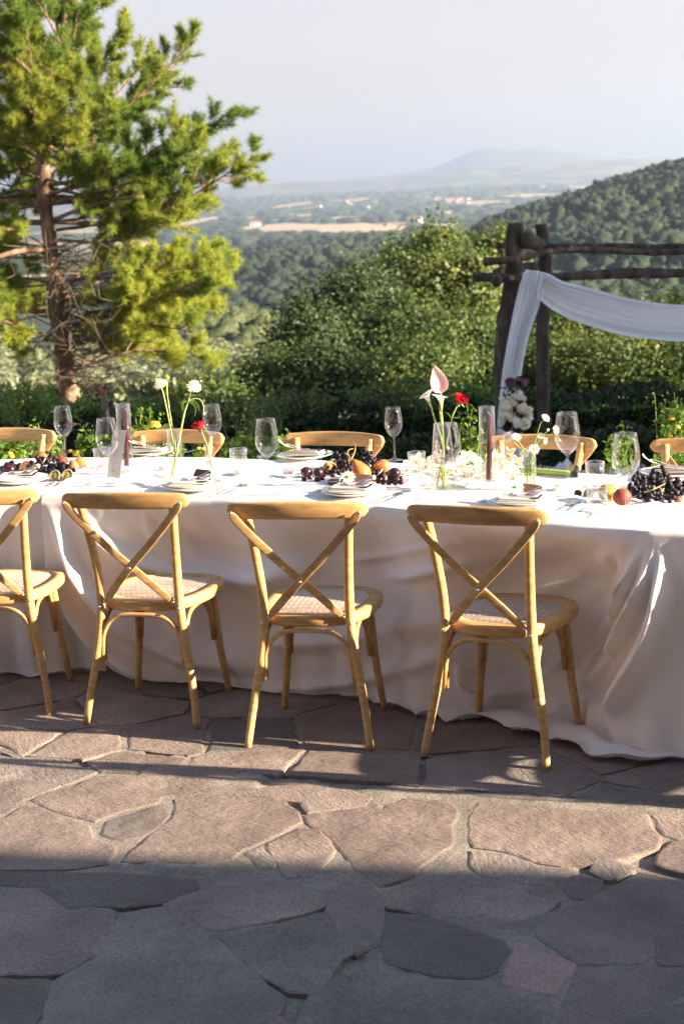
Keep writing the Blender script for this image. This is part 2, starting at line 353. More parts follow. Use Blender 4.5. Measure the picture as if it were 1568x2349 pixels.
M['needle_y'] = leafmat('pine_needles_pale', [(0, (.16, .23, .038)), (.5, (.30, .36, .058)), (.9, (.42, .46, .08)), (1, (.46, .30, .10))], .46, big=(.8, (.20, .27, .055)))
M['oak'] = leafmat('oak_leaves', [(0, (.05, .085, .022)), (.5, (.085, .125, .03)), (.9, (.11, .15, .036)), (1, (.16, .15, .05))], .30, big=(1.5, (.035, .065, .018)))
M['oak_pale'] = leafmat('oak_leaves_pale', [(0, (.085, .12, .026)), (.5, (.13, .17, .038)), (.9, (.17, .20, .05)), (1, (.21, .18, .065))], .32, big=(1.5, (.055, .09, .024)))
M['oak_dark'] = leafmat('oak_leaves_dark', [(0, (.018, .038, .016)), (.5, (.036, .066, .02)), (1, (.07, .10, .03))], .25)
M['hedge'] = leafmat('hedge_leaves', [(0, (.008, .020, .008)), (.5, (.018, .038, .012)), (1, (.036, .062, .018))], .25)  # leaf tones darkened to stand in for shade on the hedge
M['rose_leaf'] = leafmat('rose_leaves', [(0, (.045, .10, .015)), (.5, (.09, .17, .025)), (1, (.16, .23, .04))], .35)
M['silver'] = leafmat('silver_leaves', [(0, (.10, .125, .065)), (.5, (.17, .20, .11)), (1, (.25, .27, .16))], .25)
M['forest'] = principled('forest_canopy', [(.3, (.008, .021, .012)), (.5, (.020, .040, .020)), (.7, (.044, .064, .028))], scale=1.6, rough=.9, bump=1.0, bscale=3.0, bdist=.6, detail=6)
M['forest_pale'] = principled('forest_canopy_pale', [(.3, (.030, .048, .018)), (.5, (.062, .082, .026)), (.7, (.105, .12, .04))], scale=1.6, rough=.9, bump=1.0, bscale=3.0, bdist=.5, detail=6)
M['wall'] = principled('farm_wall', [(.3, (.50, .44, .36)), (.7, (.62, .56, .47))], scale=2, rough=.9)
M['villa_wall'] = principled('villa_stone', [(.3, (.24, .19, .14)), (.5, (.32, .26, .19)), (.7, (.40, .33, .25))], scale=3, rough=.9, bump=.8, bscale=5, bdist=.03)
M['roof'] = principled('roof_tiles', [(.3, (.24, .11, .07)), (.7, (.34, .17, .11))], scale=2, rough=.9)

# ------------------------------------------------------------------ ground sheets and hills
def vnoise(x, y, s, seed=0.0): return noise.noise(Vector((x*s+seed, y*s-seed*.7, seed*1.3)))
TY = [9.0, 14, 18, 24, 32, 60, 140, 180, 300, 480, 1000, 1400]
TZ = [-.6, -.6, -.7, -1.15, -1.9, -5.0, -9.6, -20, -36, -48, -56, -58]
def tz(Y): return float(np.interp(Y, TY, TZ))
M['gravel'] = principled('pale_gravel', [(.35, (.40, .37, .33)), (.5, (.60, .57, .52)), (.65, (.72, .70, .66))], scale=30, rough=.9, bump=.8, bscale=60, bdist=.02, detail=8)
M['meadow'] = principled('meadow', [(.3, (.06, .08, .02)), (.5, (.13, .14, .045)), (.7, (.26, .22, .10))], scale=.6, rough=.95, detail=8, bump=.6, bscale=4, bdist=.1)
M['olive_soil'] = principled('olive_soil', [(.3, (.06, .08, .025)), (.5, (.10, .12, .04)), (.7, (.30, .25, .13))], scale=.25, rough=.95, detail=8)
def strip(name, Ys, mat, halfw, nx=40, zoff=0.0):
    V = []; n = len(Ys)
    for Y in Ys:
        w = halfw if np.isscalar(halfw) else halfw(Y)
        for u in np.linspace(-1, 1, nx):
            x = u*w; V.append((x, Y, tz(Y)+zoff+.02*vnoise(x, Y, .4)*min(10, Y/20)))
    o = obj(name, V, grid_faces(n, nx), mat); return tag(o, kind='structure')
g0 = obj('ground', [(-60, -60, -.62), (60, -60, -.62), (60, 9.0, -.62), (-60, 9.0, -.62)], [(0, 1, 2, 3)], M['gravel'], smooth=False); tag(g0, kind='structure')
strip('gravel_path', np.linspace(9.0, 18, 12), M['gravel'], 60)
strip('meadow', np.linspace(18, 60, 30), M['meadow'], lambda Y: 60+Y)
strip('olive_field_ground', np.linspace(60, 140, 12), M['olive_soil'], lambda Y: 60+Y)
strip('valley_ground', list(np.linspace(140, 480, 18))+[1000, 1400], M['meadow'], lambda Y: 60+Y)

def yh(px): return 476.2 - (px-784)*.0445
def hill(name, prof, Yt, base, Yb, mat, nu=90, nv=26, x0=-700, x1=2300, rough=1.0, rs=.01, power=.7, seed=1.0):
    px = np.linspace(x0, x1, nu); pt = np.interp(px, [p[0] for p in prof], [p[1] for p in prof])
    pb = np.interp(px, [p[0] for p in base], [p[1] for p in base])
    T = np.array([aty(a, b, Yt) for a, b in zip(px, pt)]); B = np.array([aty(a, b, Yb) for a, b in zip(px, pb)])
    u = T[:, 0]/Yt; ts = list(np.linspace(-.12, 1, nv))+[1.06, 1.15, 1.3]
    def P(i, t):
        """i float column"""
        zt = np.interp(i, range(nu), T[:, 2]); zb = np.interp(i, range(nu), B[:, 2]); uu = np.interp(i, range(nu), u)
        Y = Yb+(Yt-Yb)*t
        if t <= 1: z = zb+(zt-zb)*(math.copysign(abs(math.sin(math.pi/2*t))**power, t)) if t > -1 else zb
        else: z = zt-(zt-zb+8)*((t-1)*2.2)**1.2
        x = uu*Y; f = min(1.0, max(0.0, (1-t)*3)) if t <= 1 else 0
        z += rough*vnoise(x, Y, rs, seed)*f
        return (x, Y, z)
    V = [P(i, t) for t in ts for i in range(nu)]
    o = obj(name, V, grid_faces(len(ts), nu), mat); tag(o, kind='structure')
    return P, nu
def canopy(name, P, nu, n, rad, mat, seed, lo=0.0, hi=1.02, col0=0.0, col1=1.0, base=ICO2, squash=1.05, jitter=.30, label=None, Yb=1, Yt=1):
    g = rng(seed); bv, bf = base; nb = len(bv)
    cen = []; k = 0
    while len(cen) < n:
        t = lo+(hi-lo)*g.random(); i = (col0+(col1-col0)*g.random())*(nu-1)
        Y = Yb+(Yt-Yb)*t
        if g.random() > Y/Yt: continue
        cen.append(P(i, t))
    cen = np.array(cen); r = rad*(.5+.95*g.random(n)**1.7)
    rr = 1+jitter*g.normal(size=(n, nb)); 
    V = bv[None]*rr[:, :, None]*r[:, None, None]*np.array([1, 1, squash]); V = V+cen[:, None, :]; V[:, :, 2] += (r*.55)[:, None]
    F = bf[None]+(np.arange(n)*nb)[:, None, None]
    o = obj(name, V.reshape(-1, 3), F.reshape(-1, 3), mat, smooth=False); return tag(o, label, 'forest', None, 'stuff')

# far mountains, distant ridges
M['mountain'] = principled('far_mountain', [(.3, (.07, .09, .06)), (.7, (.14, .15, .09))], scale=.004, rough=1.0, coords='Object')
M['ridge'] = principled('far_ridge', [(.35, (.05, .075, .04)), (.5, (.09, .11, .05)), (.66, (.30, .25, .15))], scale=.006, rough=1.0, detail=8, coords='Object')
hill('mountain', [(-700, 470), (300, 452), (700, 425), (900, 402), (985, 388), (1017, 378), (1052, 362), (1101, 342), (1133, 340), (1175, 350), (1228, 341), (1263, 347), (1315, 355), (1368, 364), (1450, 372), (1700, 372), (2300, 340)], 12500, [(-700, 520), (2300, 400)], 10500, M['mountain'], rough=30, rs=.0015)
hill('distant_ridge', [(-700, 472), (300, 452), (480, 436), (560, 429), (690, 418), (880, 410), (960, 402), (1017, 397), (1052, 386), (1094, 382), (1140, 390), (1203, 379), (1245, 385), (1308, 378), (1438, 366), (1544, 369), (1700, 366), (2300, 335)], 9300, [(-700, 520), (784, 462), (2300, 380)], 7600, M['ridge'], rough=18, rs=.002, seed=4)

# the plain: rises gently towards the ridges
def plain_pt(px, py):
    dl = py-yh(px); t = (96-dl)/130.0; Y = 1300*(7600/1300)**t; return aty(px, py, Y)
pxs = np.linspace(-800, 2400, 90); V = []
for t in np.linspace(-.25, 1.0, 60):
    for px in pxs:
        py = yh(px)+96-130*t; p = plain_pt(px, py); p[2] += (1.5+t*3)*vnoise(p[0], p[1], .0016, 2.2)*(1-t); V.append(p)
mt, nt, out = newmat('plain'); l = nt.links.new
tc = N(nt, 'ShaderNodeTexCoord'); mpn = N(nt, 'ShaderNodeMapping'); mpn.inputs['Scale'].default_value = (.55, .42, 1); mpn.inputs['Rotation'].default_value = (0, 0, .3); l(tc.outputs['Object'], mpn.inputs[0])
vo = N(nt, 'ShaderNodeTexVoronoi', i_Scale=.0085); l(mpn.outputs[0], vo.inputs['Vector'])
sp = N(nt, 'ShaderNodeSeparateColor'); l(vo.outputs['Color'], sp.inputs[0])
c1 = ramp(nt, sp.outputs[0], [(0, (.035, .05, .02)), (.5, (.06, .08, .03)), (.60, (.11, .12, .05)), (.70, (.14, .135, .06)), (.72, (.40, .32, .20)), (1, (.48, .39, .26))])
nz = N(nt, 'ShaderNodeTexNoise', i_Scale=.03, i_Detail=8.0, i_Roughness=.7); l(mpn.outputs[0], nz.inputs['Vector'])
mk = ramp(nt, nz.outputs[0], [(.44, (0, 0, 0)), (.52, (1, 1, 1))])
mx = N(nt, 'ShaderNodeMix', data_type='RGBA'); l(mk, mx.inputs[0]); l(c1, mx.inputs[6]); mx.inputs[7].default_value = (.03, .046, .02, 1)
p = N(nt, 'ShaderNodeBsdfPrincipled', i_Roughness=1.0); p.inputs['Specular IOR Level'].default_value = 0; l(mx.outputs[2], p.inputs['Base Color']); l(p.outputs[0], out.inputs[0])
tag(obj('plain', V, grid_faces(60, 90), mt), kind='structure')
M['wheat'] = principled('harvested_field', [(.3, (.34, .25, .15)), (.7, (.46, .35, .22))], scale=.01, rough=1.0)
z3 = lambda pts: [(490+.3906*x, 306.25+.3906*y) for x, y in pts]
z2 = lambda pts: [(.3906*x, 459.4+.3906*y) for x, y in pts]
fields = [z3([(230, 590), (310, 545), (450, 535), (620, 548), (700, 545), (880, 535), (960, 548), (1050, 545), (1150, 560), (1150, 600), (980, 612), (870, 592), (770, 606), (700, 598), (640, 612), (500, 592), (430, 582), (330, 588)]),
          z3([(110, 577), (210, 552), (300, 556), (180, 577)]), z3([(-20, 742), (60, 706), (180, 716), (340, 682), (360, 672), (200, 703), (90, 745)]),
          z3([(285, 452), (400, 424), (580, 404), (600, 414), (420, 437)]), z3([(780, 395), (920, 379), (930, 386), (830, 406)]),
          z3([(660, 506), (760, 494), (840, 496), (720, 516)]), z3([(1150, 555), (1300, 545), (1430, 540), (1400, 556), (1200, 576)]),
          z3([(150, 504), (280, 499), (280, 515), (160, 513)]), z3([(460, 485), (570, 479), (570, 490), (470, 496)]), z3([(1340, 492), (1430, 480), (1420, 492)]),
          z3([(1600, 420), (1500, 428), (1420, 436), (1580, 434)]),
          z2([(600, 270), (700, 245), (840, 250), (810, 280), (640, 288)]), z2([(850, 165), (900, 138), (1100, 142), (1290, 95), (1280, 112), (1100, 157), (930, 167)]),
          z2([(1370, 182), (1460, 163), (1568, 165), (1460, 184)]), z2([(1480, 186), (1568, 178), (1568, 197), (1500, 199)]), z2([(1410, 112), (1500, 104), (1568, 112), (1420, 122)]),
          z2([(980, 215), (1080, 205), (1060, 220)]), z2([(860, 215), (940, 206), (930, 222)]),
          [(1140, 452), (1200, 446), (1290, 446), (1210, 456)], [(1020, 468), (1110, 462), (1180, 464), (1080, 472)], [(1300, 430), (1380, 424), (1420, 428), (1340, 436)]]
for poly in fields:
    P3 = np.array([plain_pt(a, b)+np.array([0, 0, 3.0]) for a, b in poly]); c = P3.mean(0)
    Vf = np.vstack([P3, c[None]]); k = len(P3)
    tag(obj('harvested_field', Vf, [(i, (i+1) % k, k) for i in range(k)], M['wheat'], smooth=False), kind='structure')
# tree lines and copses scattered over the plain
g = rng(5); cen = []; rad = []
while len(cen) < 3600:
    px = g.uniform(380, 1600); t = g.uniform(0, .98); py = yh(px)+96-130*t
    if vnoise(px*1.0, py*6.0, .02, 3) < -.03+.25*(g.random()-.5): continue
    if any(min(a for a, b in q_) < px < max(a for a, b in q_) and min(b for a, b in q_)-3 < py < max(b for a, b in q_)+2 for q_ in fields): continue
    p = plain_pt(px, py); cen.append(p); rad.append((3.2+5*g.random())*(1+.9*t))
cen = np.array(cen); rad = np.array(rad); bv, bf = ICO1; n = len(cen)
V = bv[None]*rad[:, None, None]*np.array([1.6, 1.2, .75])*(1+.2*g.normal(size=(n, 12)))[:, :, None]+cen[:, None]; V[:, :, 2] += 3
tag(obj('valley_woods', V.reshape(-1, 3), (bf[None]+(np.arange(n)*12)[:, None, None]).reshape(-1, 3), M['forest'], smooth=False), 'dark tree lines and small woods scattered between the fields on the valley floor', 'woods', None, 'stuff')
# farmhouses far out on the plain
def gable(w, d, h, rh):
    V = [(-w, -d, 0), (w, -d, 0), (w, d, 0), (-w, d, 0), (-w, -d, h), (w, -d, h), (w, d, h), (-w, d, h), (-w, 0, h+rh), (w, 0, h+rh)]
    walls = to_mesh('wall', V, [(0, 1, 5, 4), (1, 2, 6, 9, 5), (2, 3, 7, 6), (3, 0, 4, 8, 7)], M['wall'], False)
    e = 1.06; R = [(-w*e, -d*e, h-.2), (w*e, -d*e, h-.2), (w*e, 0, h+rh+.3), (-w*e, 0, h+rh+.3), (-w*e, d*e, h-.2), (w*e, d*e, h-.2)]
    return walls, to_mesh('roof', R, [(0, 1, 2, 3), (3, 2, 5, 4)], M['roof'], False)
wm, rm = gable(9, 6, 7, 3)
hpos = [(z3([(445, 490)])[0], 1.0), (z3([(497, 522)])[0], 1.1), (z3([(530, 520)])[0], 1.2), (z3([(430, 440)])[0], 1), (z3([(615, 435)])[0], 1.2), (z3([(610, 378)])[0], 1.2), (z3([(750, 470)])[0], 1.1), (z3([(783, 468)])[0], 1), (z3([(800, 420)])[0], 1),
        (z3([(1178, 532)])[0], 1.5), (z3([(940, 410)])[0], 1.2), (z3([(1110, 470)])[0], 1), (z3([(1135, 472)])[0], 1), (z3([(1357, 450)])[0], 1), (z3([(1528, 468)])[0], 1), (z3([(180, 455)])[0], 1), (z3([(235, 540)])[0], 1),
        (z2([(828, 285)])[0], 1.0), (z2([(770, 290)])[0], .9), (z2([(1485, 148)])[0], 1), (z2([(1507, 150)])[0], 1)]
gh = rng(11)
HL = ['alone above the long tan field', 'left of the pair above the tan field', 'right of the pair above the tan field', 'on the pale strip beside the pine tip', 'by the long upper field strip', 'highest on the plain right of the pine', 'left one on the middle field strip', 'right one on the middle field strip', 'below the thin upper field', 'largest, just above the tallest oak crown', 'on the upper plain left of the villages', 'left one of the two above the oaks', 'right one of the two above the oaks', 'near the small right field strip', 'rightmost before the hill', 'leftmost near the pine tip', 'on the left end of the tan field', 'above the lower pine branches, right', 'above the lower pine branches, left', 'left one by the fields beside the pine', 'right one by the fields beside the pine']
for k in range(34): hpos.append(((gh.uniform(1000, 1075), gh.uniform(454, 476)), 1.0))
for k in range(16): hpos.append(((gh.uniform(760, 1300), gh.uniform(440, 500)), .9))
for k in range(14): hpos.append(((gh.normal(1262, 18), gh.normal(426, 2)), 1.1))
for k, ((a, b), s) in enumerate(hpos):
    b = max(b, yh(a)-26)
    p = plain_pt(a, b)
    h = empty('farmhouse', (p[0], p[1], p[2]-.5), gh.uniform(-.6, .6), ('tiny pale house in the '+('village above the right hill' if k >= 71 else 'scattered hamlet right of centre' if k < 55 else 'open plain between the villages')+', hazy and far off') if k >= 21 else
              'tiny white farmhouse '+HL[k], 'house', 'farmhouses on the valley plain' if k < 21 else 'hazy village houses')
    h.scale = (s*.8,)*3
    put('wall', wm, h); put('roof', rm, h)

# wooded hills
P, nu = hill('middle_hill', [(-700, 690), (300, 640), (430, 622), (500, 607), (600, 584), (700, 567), (850, 556), (1000, 562), (1130, 580), (1400, 640), (2300, 700)], 1150, [(-700, 800), (500, 790), (900, 780), (2300, 760)], 430, M['forest'], rough=9, rs=.008, power=.8, seed=6)
canopy('middle_hill_forest', P, nu, 9500, 3.0, M['forest'], 21, lo=-.02, hi=1.01, col0=.32, col1=.72, Yb=430, Yt=1150, label='dense woodland covering the broad hill in the middle distance')
P, nu = hill('right_hill', [(-700, 800), (900, 640), (1060, 560), (1120, 522), (1180, 503), (1260, 479), (1330, 456), (1400, 431), (1470, 412), (1520, 395), (1568, 382), (1700, 355), (2300, 300)], 760, [(-700, 900), (1100, 720), (2300, 740)], 380, M['forest'], rough=9, rs=.012, power=.85, seed=9)
canopy('right_hill_forest', P, nu, 6500, 2.0, M['forest'], 22, lo=.0, hi=1.01, col0=.58, col1=.80, Yb=380, Yt=760, label='dark wooded hillside rising at the right behind the log arbour')
P, nu = hill('near_knoll', [(-700, 800), (200, 790), (400, 752), (500, 742), (580, 748), (660, 775), (760, 830), (900, 900), (2300, 950)], 270, [(-700, 900), (600, 868), (2300, 960)], 175, M['forest_pale'], rough=2, rs=.03, power=.8, seed=13)
canopy('knoll_wood', P, nu, 1500, 1.5, M['forest_pale'], 23, lo=-.05, hi=1.01, col0=.28, col1=.56, base=ICO2, Yb=175, Yt=270, label='pale green scrubby wood on the low knoll between pine and oaks')

# rows of silvery bushes on the slope beyond the pine
for k in range(-1, 9):
    a = aty(-60+65*k, 818, 135); b = aty(-110+112*k, 950, 58)
    gk = rng(300+k); n = 6500; t = gk.random(n)**.85; base = a[None]*(1-t)[:, None]+b[None]*t[:, None]
    base[:, 2] = [tz(y) for y in base[:, 1]]
    hgt = 1.35*(.85+.3*np.array([vnoise(k*7.0, y, .35) for y in base[:, 1]])); th = gk.random(n)*math.pi; w = 1.15
    cen = base.copy(); cen[:, 0] += np.cos(th)*w*(.8+.25*gk.random(n)); cen[:, 2] += np.sin(th)*hgt*(.8+.25*gk.random(n))
    nr = np.stack([np.cos(th), np.zeros(n), np.sin(th)], 1)
    V, F = quads_cloud(cen, .42, 400+k, .5, normals=nr)
    tag(obj('bush_row', V, F, M['silver'], smooth=False), 'silvery green bush row on the slope, '+['outside the left edge', 'leftmost in the picture', 'just left of the pine trunk', 'right behind the pine trunk', 'first right of the pine trunk', 'second right of the pine trunk', 'behind the scabiosa flowers', 'right of the scabiosa flowers', 'last before the dark oaks', 'hidden behind the low oaks'][k+1], 'bushes', 'silvery bush rows on the slope')

# ------------------------------------------------------------------ trees
def broadleaf(px, ytop, hw, Y, ybot, seed, label, mat='oak', nclump=330, leaf=.105, per=74, trunk=True, name='oak_tree', group='oak trees beyond the hedge', x=None):
    g = rng(seed); sc = Y/F_PX
    T = aty(px, ytop, Y); Bt = aty(px, ybot, Y); gz = tz(Y)-.2
    cx = T[0]; top = T[2]; bot = max(Bt[2], gz+.3); h = top-bot; rx = hw*sc
    root = empty(name, (cx, Y, gz), 0, label, 'tree', group)
    off = np.array([cx, Y, gz]); c0 = np.array([0, 0, (top+bot)/2-gz])
    # lobes
    nl = 14; lob = []
    for i in range(nl):
        d = g.normal(size=3); d /= np.linalg.norm(d); rr = .74*g.random()**.35
        lob.append((c0+d*np.array([rx, rx*.9, h*.5])*rr, (.24+.24*g.random())))
    lob.append((c0+np.array([0, 0, h*.22]), .5))
    cl = []
    for i in range(nclump):
        lc, lr = lob[g.integers(len(lob))]
        d = g.normal(size=3); d[2] += .25; d /= np.linalg.norm(d)
        cl.append(lc+d*np.array([rx, rx*.9, h*.5])*lr*(.62+.62*g.random()**1.6))
    cl = np.array(cl); cs = (.10+.34*g.random(nclump)**1.6)*(.7+.3*min(1.4, rx/1.5))
    cen = np.repeat(cl, per, 0)+g.normal(size=(nclump*per, 3))*np.repeat(cs, per)[:, None]*np.array([1, 1, .75])
    nr = cen-np.repeat(cl, per, 0); nr /= np.linalg.norm(nr, axis=1)[:, None]+1e-9; n2 = cen-c0; n2 /= np.linalg.norm(n2, axis=1)[:, None]+1e-9
    V, F = quads_cloud(cen, leaf, seed+1, .62, up_bias=.3, normals=.7*nr+.6*n2)
    o = obj('crown', V, F, M[mat], root, smooth=False); o['kind'] = 'stuff'
    mb = MB()
    tb = np.array([0, 0, 0.]); tt = c0+np.array([0, 0, h*.1])
    mb.add(*tube(spline([tb, (tb+tt)/2+g.normal(size=3)*.12, tt], 8), np.linspace(.17, .07, 8)*max(1, rx/1.6), 8))
    for i in range(26):
        lc = cl[g.integers(nclump)]; s = tb+(tt-tb)*g.uniform(.25, 1)
        mid = (s+lc)/2+g.normal(size=3)*.15*rx+np.array([0, 0, -.1])
        mb.add(*tube(spline([s, mid, lc], 7), np.linspace(.055, .012, 7)*max(1, rx/1.6), 5, cap=False))
    mb.build('trunk', M['oakbark'], root)
    return root
oaks = [
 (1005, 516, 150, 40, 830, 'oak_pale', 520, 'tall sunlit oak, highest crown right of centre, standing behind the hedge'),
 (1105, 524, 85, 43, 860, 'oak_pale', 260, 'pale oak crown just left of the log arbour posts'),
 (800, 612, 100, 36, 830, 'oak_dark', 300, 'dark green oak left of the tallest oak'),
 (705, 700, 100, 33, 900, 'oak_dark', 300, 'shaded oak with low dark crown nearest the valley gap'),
 (890, 690, 120, 34, 930, 'oak', 380, 'sunlit oak with layered crown in front of the tallest oak'),
 (1050, 720, 130, 33, 960, 'oak', 400, 'broad oak directly behind the anthurium vase'),
 (960, 800, 110, 29, 980, 'oak', 300, 'low bushy oak above the hedge left of the pink anthurium'),
 (1215, 640, 80, 42, 900, 'oak', 240, 'oak seen between the two log posts of the arbour'),
 (1330, 690, 110, 36, 930, 'oak_pale', 360, 'sunlit oak under the gauze swag right of the arbour posts'),
 (1470, 700, 120, 38, 950, 'oak', 360, 'oak behind the gauze swag near the right edge'),
 (1590, 690, 110, 36, 940, 'oak', 300, 'oak cut by the right edge of the photo'),
 (1400, 790, 120, 30, 985, 'oak_pale', 340, 'low leafy oak above the dark hedge at the right'),
 (1540, 800, 110, 30, 990, 'oak', 300, 'low oak above the hedge at the far right'),
 (1265, 790, 90, 31, 980, 'oak_pale', 260, 'small oak right of the second arbour post'),
 (620, 838, 95, 31, 965, 'oak', 260, 'small oak bush between the silvery rows and the dark oaks'),
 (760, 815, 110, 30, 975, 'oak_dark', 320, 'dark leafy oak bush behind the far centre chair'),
 (470, 900, 70, 27, 985, 'oak', 160, 'small round bush at the foot of the bush rows'),
]
for i, (a, b, c, d, e, mt_, nc, lab) in enumerate(oaks):
    broadleaf(a, b, c, d, e, 500+i*7, lab, mt_, nclump=nc, leaf=.094*(d/34))

def pine():
    Y0 = 26.0
    base = aty(172, 1000, Y0); root = empty('pine_tree', (base[0], Y0, tz(Y0)-.1), 0, 'large pine with long sunlit needle branches and reddish trunk at the left', 'tree')
    o3 = np.array(root.location)
    tp = [(172, 1010), (165, 930), (150, 860), (146, 800), (130, 700), (121, 600), (108, 500), (98, 400), (104, 300), (125, 180), (150, 40), (165, -120), (175, -300)]
    TR = spline([aty(a, b, Y0)-o3 for a, b in tp], 60); rad = np.interp(np.linspace(0, 1, 60), [0, .25, .6, 1], [.165, .135, .10, .03])
    V, F = tube(TR, rad, 14)
    V = V+np.array([[noise.noise(Vector(v*5))*.02 for _ in range(1)]*3 for v in V]).reshape(-1, 3)
    obj('trunk', V, F, M['pinebark'], root)
    tz_ = TR[:, 2]
    def trunk_at(py):
        p = aty(140, py, Y0)-o3; i = int(np.argmin(np.abs(tz_-p[2]))); return TR[i]
    g = rng(77)
    main = []   # (start py, tip px, tip py, depth, sag, kind, density)
    R = [(330, 440, 100, -.5, 'u'), (420, 525, 262, .3, 'u'), (500, 580, 362, -.2, 'u'), (520, 480, 440, .6, 'u'), (250, 295, 60, -.3, 'u'), (180, 230, 10, .5, 'u'), (380, 400, 190, .8, 'u'),
         (470, 500, 350, 1.0, 'u'), (450, 420, 300, -1.3, 'u'), (360, 330, 210, 1.5, 'u'), (300, 230, 120, 1.2, 'u'), (200, 180, 20, -1.2, 'u'), (540, 420, 470, -.6, 'u'), (430, 340, 400, 2.0, 'u'), (500, 300, 450, 1.3, 'u'),
         (500, 390, 400, 1.5, 'u'), (340, 200, 280, -2.2, 'u'), (300, 260, 250, -1.9, 'u'), (240, 120, 150, -2.0, 'u'), (400, 260, 380, -1.6, 'u'), (260, 340, 130, .6, 'u'), (100, 120, -60, .5, 'u'), (120, 190, -40, 0, 'u'),
         (440, 560, 400, .5, 'u'), (460, 460, 330, -.8, 'u'), (220, 60, 60, -1.5, 'u'),
         (700, 508, 590, -.2, 'l'), (720, 500, 640, .5, 'l'), (700, 400, 575, -.8, 'l'), (790, 470, 700, 0, 'l'), (800, 500, 655, .8, 'l'), (860, 488, 820, -.2, 'l'), (760, 380, 640, 1.6, 'l'),
         (820, 380, 780, 1.2, 'l'), (700, 300, 600, 1.2, 'l'), (780, 440, 760, -1.0, 'l'), (850, 330, 790, 1.0, 'l'), (740, 300, 650, -1.0, 'l'), (800, 300, 740, -.9, 'l'),
         (700, 460, 600, 1.2, 'l'), (760, 505, 620, -.9, 'l')]
    for s, x_, y_, d_, k_ in R: main.append((s, x_, y_, d_, k_))
    for s, y_ in [(150, 60), (230, 120), (300, 220), (340, 280), (400, 340), (430, 400), (470, 455), (200, 20), (360, 190), (90, -40)]:
        main.append((s, g.uniform(-140, 10), y_+g.uniform(-20, 20), g.uniform(-1.8, 1.8), 'u'))
        main.append((s+15, g.uniform(-60, 60), y_+g.uniform(-20, 20), g.uniform(.6, 1.8) if y_ > 250 else g.uniform(-2, -1), 'u'))
    for s, x2, y_, d2 in [(120, -40, 30, 1.2), (160, 60, 60, 1.6), (200, -20, 120, -1.4), (260, 40, 190, 1.8), (300, -60, 230, 1.5), (340, 20, 300, -1.5), (380, 190, 330, 1.9), (420, 30, 380, 1.8), (440, 230, 380, -1.2), (240, 200, 170, -1.3), (330, 250, 300, 2.0), (140, 180, 60, 1.4), (60, 40, -30, 1.0)]: main.append((s, x2, y_, d2, 'u'))
    for s, y_ in [(560, 520), (590, 575), (650, 640), (700, 690), (770, 720), (740, 650)]:
        main.append((s, g.uniform(-130, -10), y_, g.uniform(-1.2, 1.2), 'l'))
        main.append((s, g.uniform(-60, 20), y_+20, g.uniform(.6, 1.6), 'l'))
    tuf = {'u': [], 'l': []}; wood = MB(); dead = MB()
    for s, x_, y_, d_, k_ in main:
        S = trunk_at(s); T = aty(x_, y_, Y0+d_)-o3; Lb = np.linalg.norm(T-S)
        mid = S*.5+T*.5+np.array([0, 0, (-.10 if k_ == 'u' else .02)*Lb])+g.normal(size=3)*.05*Lb
        path = spline([S, mid, T], 14); wood.add(*tube(path, np.linspace(.030, .008, 14)*(Lb/2.6)**.5, 6, cap=False))
        n1 = int((13 if k_ == 'u' else 12)*max(.6, Lb/2.2))
        for i in range(n1):
            t = .22+.78*(i+g.random())/n1 if k_ == 'u' else .30+.70*(i+g.random())/n1
            j = min(12, int(t*13)); p = path[j]*(1-(t*13-j))+path[min(13, j+1)]*(t*13-j); dm = path[min(13, j+1)]-path[max(0, j-1)]; dm /= np.linalg.norm(dm)
            r_ = g.normal(size=3); r_ -= dm*(r_@dm); r_ /= np.linalg.norm(r_)
            d1 = dm*.75+r_*.75+np.array([0, 0, .28]); d1 /= np.linalg.norm(d1)
            l1 = Lb*(.16+.14*g.random())*(1.15-.90*t)+.10
            e1 = p+d1*l1; wood.add(*tube(np.array([p, (p+e1)/2+np.array([0, 0, -.02]), e1]), [.012, .008, .004], 4, cap=False))
            m2 = 5
            for q in range(m2+2):
                u = .35+.65*q/(m2+1); b = p+(e1-p)*u; r2 = g.normal(size=3); r2 /= np.linalg.norm(r2)
                d2 = d1*.8+r2*.65+np.array([0, 0, .35]); d2 /= np.linalg.norm(d2); l2 = .10+.10*g.random()
                for v in (0.25, .5, .75, 1.0): tuf[k_].append((b+d2*l2*v, d2))
        for q in range(3): tuf[k_].append((T, (T-mid)/np.linalg.norm(T-mid)+g.normal(size=3)*.2))
    for i in range(120):          # bare twigs around the lower trunk
        S = trunk_at(g.uniform(560, 880)); a = g.uniform(-2.6, .9); d = np.array([math.cos(a), math.sin(a)*.8, g.uniform(-.35, .35)])
        if g.random() < .7: d[0] = abs(d[0])
        Lb = g.uniform(.4, 2.0); e = S+d*Lb; m_ = (S+e)/2+g.normal(size=3)*.12; pp = spline([S, m_, e+g.normal(size=3)*.1], 6)
        dead.add(*tube(pp, np.linspace(.014, .004, 6), 4, cap=False))
        for q in range(4):
            b = pp[g.integers(2, 6)]; dead.add(*tube(np.array([b, b+g.normal(size=3)*.18]), [.006, .003], 3, cap=False))
    for (s, tx, ty_, dd, th) in [(462, -80, 478, -.4, .055), (512, -80, 540, -.6, .05), (560, -60, 612, -.5, .055), (706, -60, 740, .2, .04), (500, 330, 450, -.6, .035), (745, 330, 715, -.4, .035), (655, 400, 620, -.5, .035), (345, 30, 352, -.3, .05)]:
        S = trunk_at(s); T = aty(tx, ty_, Y0+dd)-o3; wood.add(*tube(spline([S, (S+T)/2+np.array([0, 0, .08]), T], 10), np.linspace(th, th*.55, 10), 8))
    wood.build('branches', M['pinebark'], root); dd = dead.build('bare_twigs', M['deadtwig'], root)
